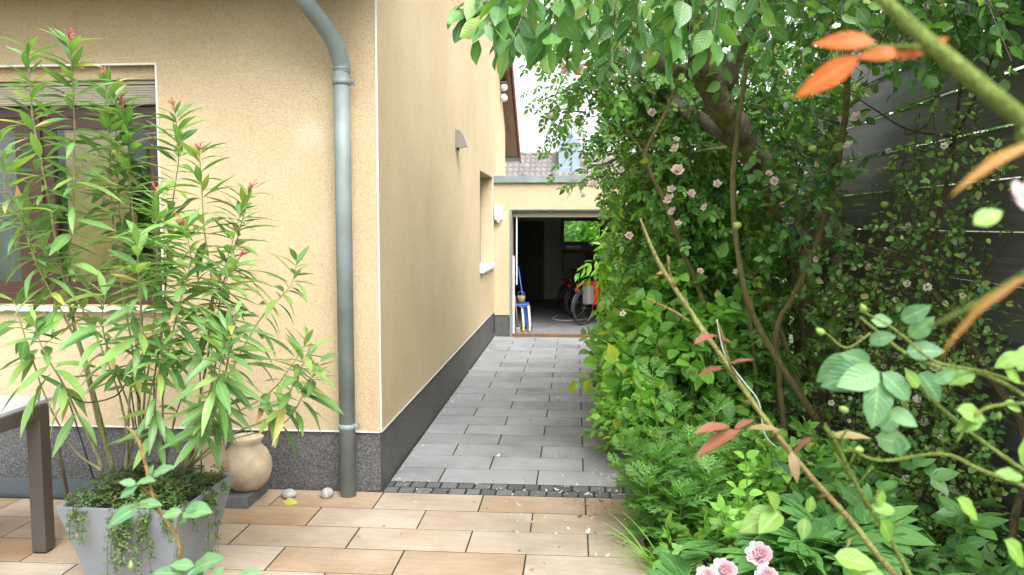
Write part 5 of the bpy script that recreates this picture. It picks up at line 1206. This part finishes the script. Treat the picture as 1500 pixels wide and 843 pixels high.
for (u_, v_, Y_, du, dv, s_) in ((1266, 455, .97, -8, -14, .011), (1205, 488, .99, -14, -8, .011), (1240, 602, 1.0, -16, -8, .012), (1262, 660, 1.0, -16, -4, .011), (1222, 640, 1.12, -4, -14, .01), (1462, 612, 1.0, 4, -14, .009), (1230, 745, 1.12, -6, -12, .008)):
    a_, b_ = np.array(at(u_, v_, Y_)), np.array(at(u_ + du, v_ + dv, Y_ - .01)); budm(rb, a_, b_ - a_, s_)
# the cane that crosses the upper right, with orange leaves
rc = empty('rose_cane', (1.0, .35, 0), 'blurred green rose cane with orange leaves arching across the upper right', 'rose')
mb = MB(); limb(mb, [(.80, .50, 0, .008), (.78, .50, 1.0, .007), (.62, .50, 1.65, .0062), G(1590, 250, .50, .0056), G(1500, 178, .50, .0056), G(1400, 95, .50, .0052), G(1330, 35, .51, .0046), G(1280, -15, .52, .004), G(1220, -80, .53, .003)], 10, 6)
limb(mb, [G(1385, 85, .5, .0022), G(1340, 70, .52, .0018), G(1290, 70, .54, .0015), G(1250, 72, .55, .001)], 7, 5)
limb(mb, [G(1600, 330, .42, .003), G(1530, 385, .44, .0026), G(1440, 440, .46, .0022), G(1360, 480, .48, .001)], 7, 5); mb.build('stem', M['greenstem'], rc)
L = Leaves()
for b_, t_, nn in (((1285, 62, .545), (1193, 55, .55), (0, -.9, .35)), ((1262, 80, .55), (1172, 138, .545), (.3, -.9, .3)), ((1325, 78, .53), (1258, 78, .53), (0, -1, .2)), ((1372, 62, .52), (1318, 84, .52), (0, -1, .2)), ((1390, 55, .53), (1345, 75, .53), (0, -1, 0))): leaf_on(L, HN, b_, t_, None, nn)
L.build('orange_foliage', M['orangeleaf'], rc)
L = Leaves()
leaf_on(L, HS, (1530, 205, .42), (1385, 258, .43), None, (0, -.5, 1)); leaf_on(L, HS, (1520, 400, .43), (1345, 492, .46), None, (0, -.35, 1)); L.build('ochre_foliage', M['ochreleaf'], rc)
bloom(rc, 'blossom', BLOOM2, at(1512, 290, .40), .016)
# rose shoot in front of the planter
fs_ = empty('young_rose', (-.50, 1.25, 0), 'thin young rose with pale leaflets in front of the grey planter', 'rose')
mb = MB(); limb(mb, [(-.60, 1.28, 0, .005), (-.61, 1.29, .9, .0042), G(268, 850, 1.3, .0038), G(262, 795, 1.3, .0036), G(245, 765, 1.3, .0034), G(225, 730, 1.3, .003), G(213, 680, 1.3, .003), G(200, 640, 1.3, .0032), G(185, 625, 1.3, .002)], 8, 6)
limb(mb, [G(222, 725, 1.3, .0016), G(205, 712, 1.29, .0014), G(200, 712, 1.29, .001)], 6, 4); limb(mb, [G(257, 785, 1.3, .0016), G(262, 760, 1.29, .0014), G(268, 752, 1.28, .001)], 6, 4); limb(mb, [G(268, 850, 1.3, .002), G(300, 830, 1.28, .0016), G(330, 815, 1.27, .001)], 6, 4)
limb(mb, [G(240, 760, 1.3, .0014), G(215, 738, 1.28, .0012), G(190, 745, 1.27, .001)], 6, 4); mb.build('stem', M['paleshoot'], fs_)
L = Leaves()
for b_, t_ in (((200, 710, 1.29), (175, 704, 1.28)), ((203, 712, 1.29), (172, 727, 1.28)), ((200, 708, 1.29), (224, 700, 1.28)), ((216, 702, 1.3), (222, 682, 1.3)), ((222, 698, 1.3), (252, 680, 1.3)), ((205, 742, 1.28), (155, 766, 1.25)), ((200, 740, 1.28), (235, 735, 1.28)), ((205, 745, 1.29), (175, 742, 1.3)), ((268, 750, 1.28), (236, 754, 1.27)),
               ((268, 752, 1.28), (305, 744, 1.26)), ((270, 750, 1.28), (300, 735, 1.28)), ((262, 765, 1.29), (272, 762, 1.28)), ((280, 838, 1.28), (318, 812, 1.26)), ((270, 842, 1.28), (225, 835, 1.26)), ((300, 835, 1.28), (268, 850, 1.25)), ((262, 822, 1.29), (240, 835, 1.3)), ((285, 830, 1.28), (250, 825, 1.27)), ((345, 850, 1.2), (380, 835, 1.2)), ((310, 850, 1.2), (325, 830, 1.2))): leaf_on(L, HL, b_, t_, None, (.1, -.5, 1))
L.build('foliage', M['forerose'], fs_); budm(fs_, at(192, 832, 1.3), (0, 0, 1), .012)
clean(bpy.data.objects)
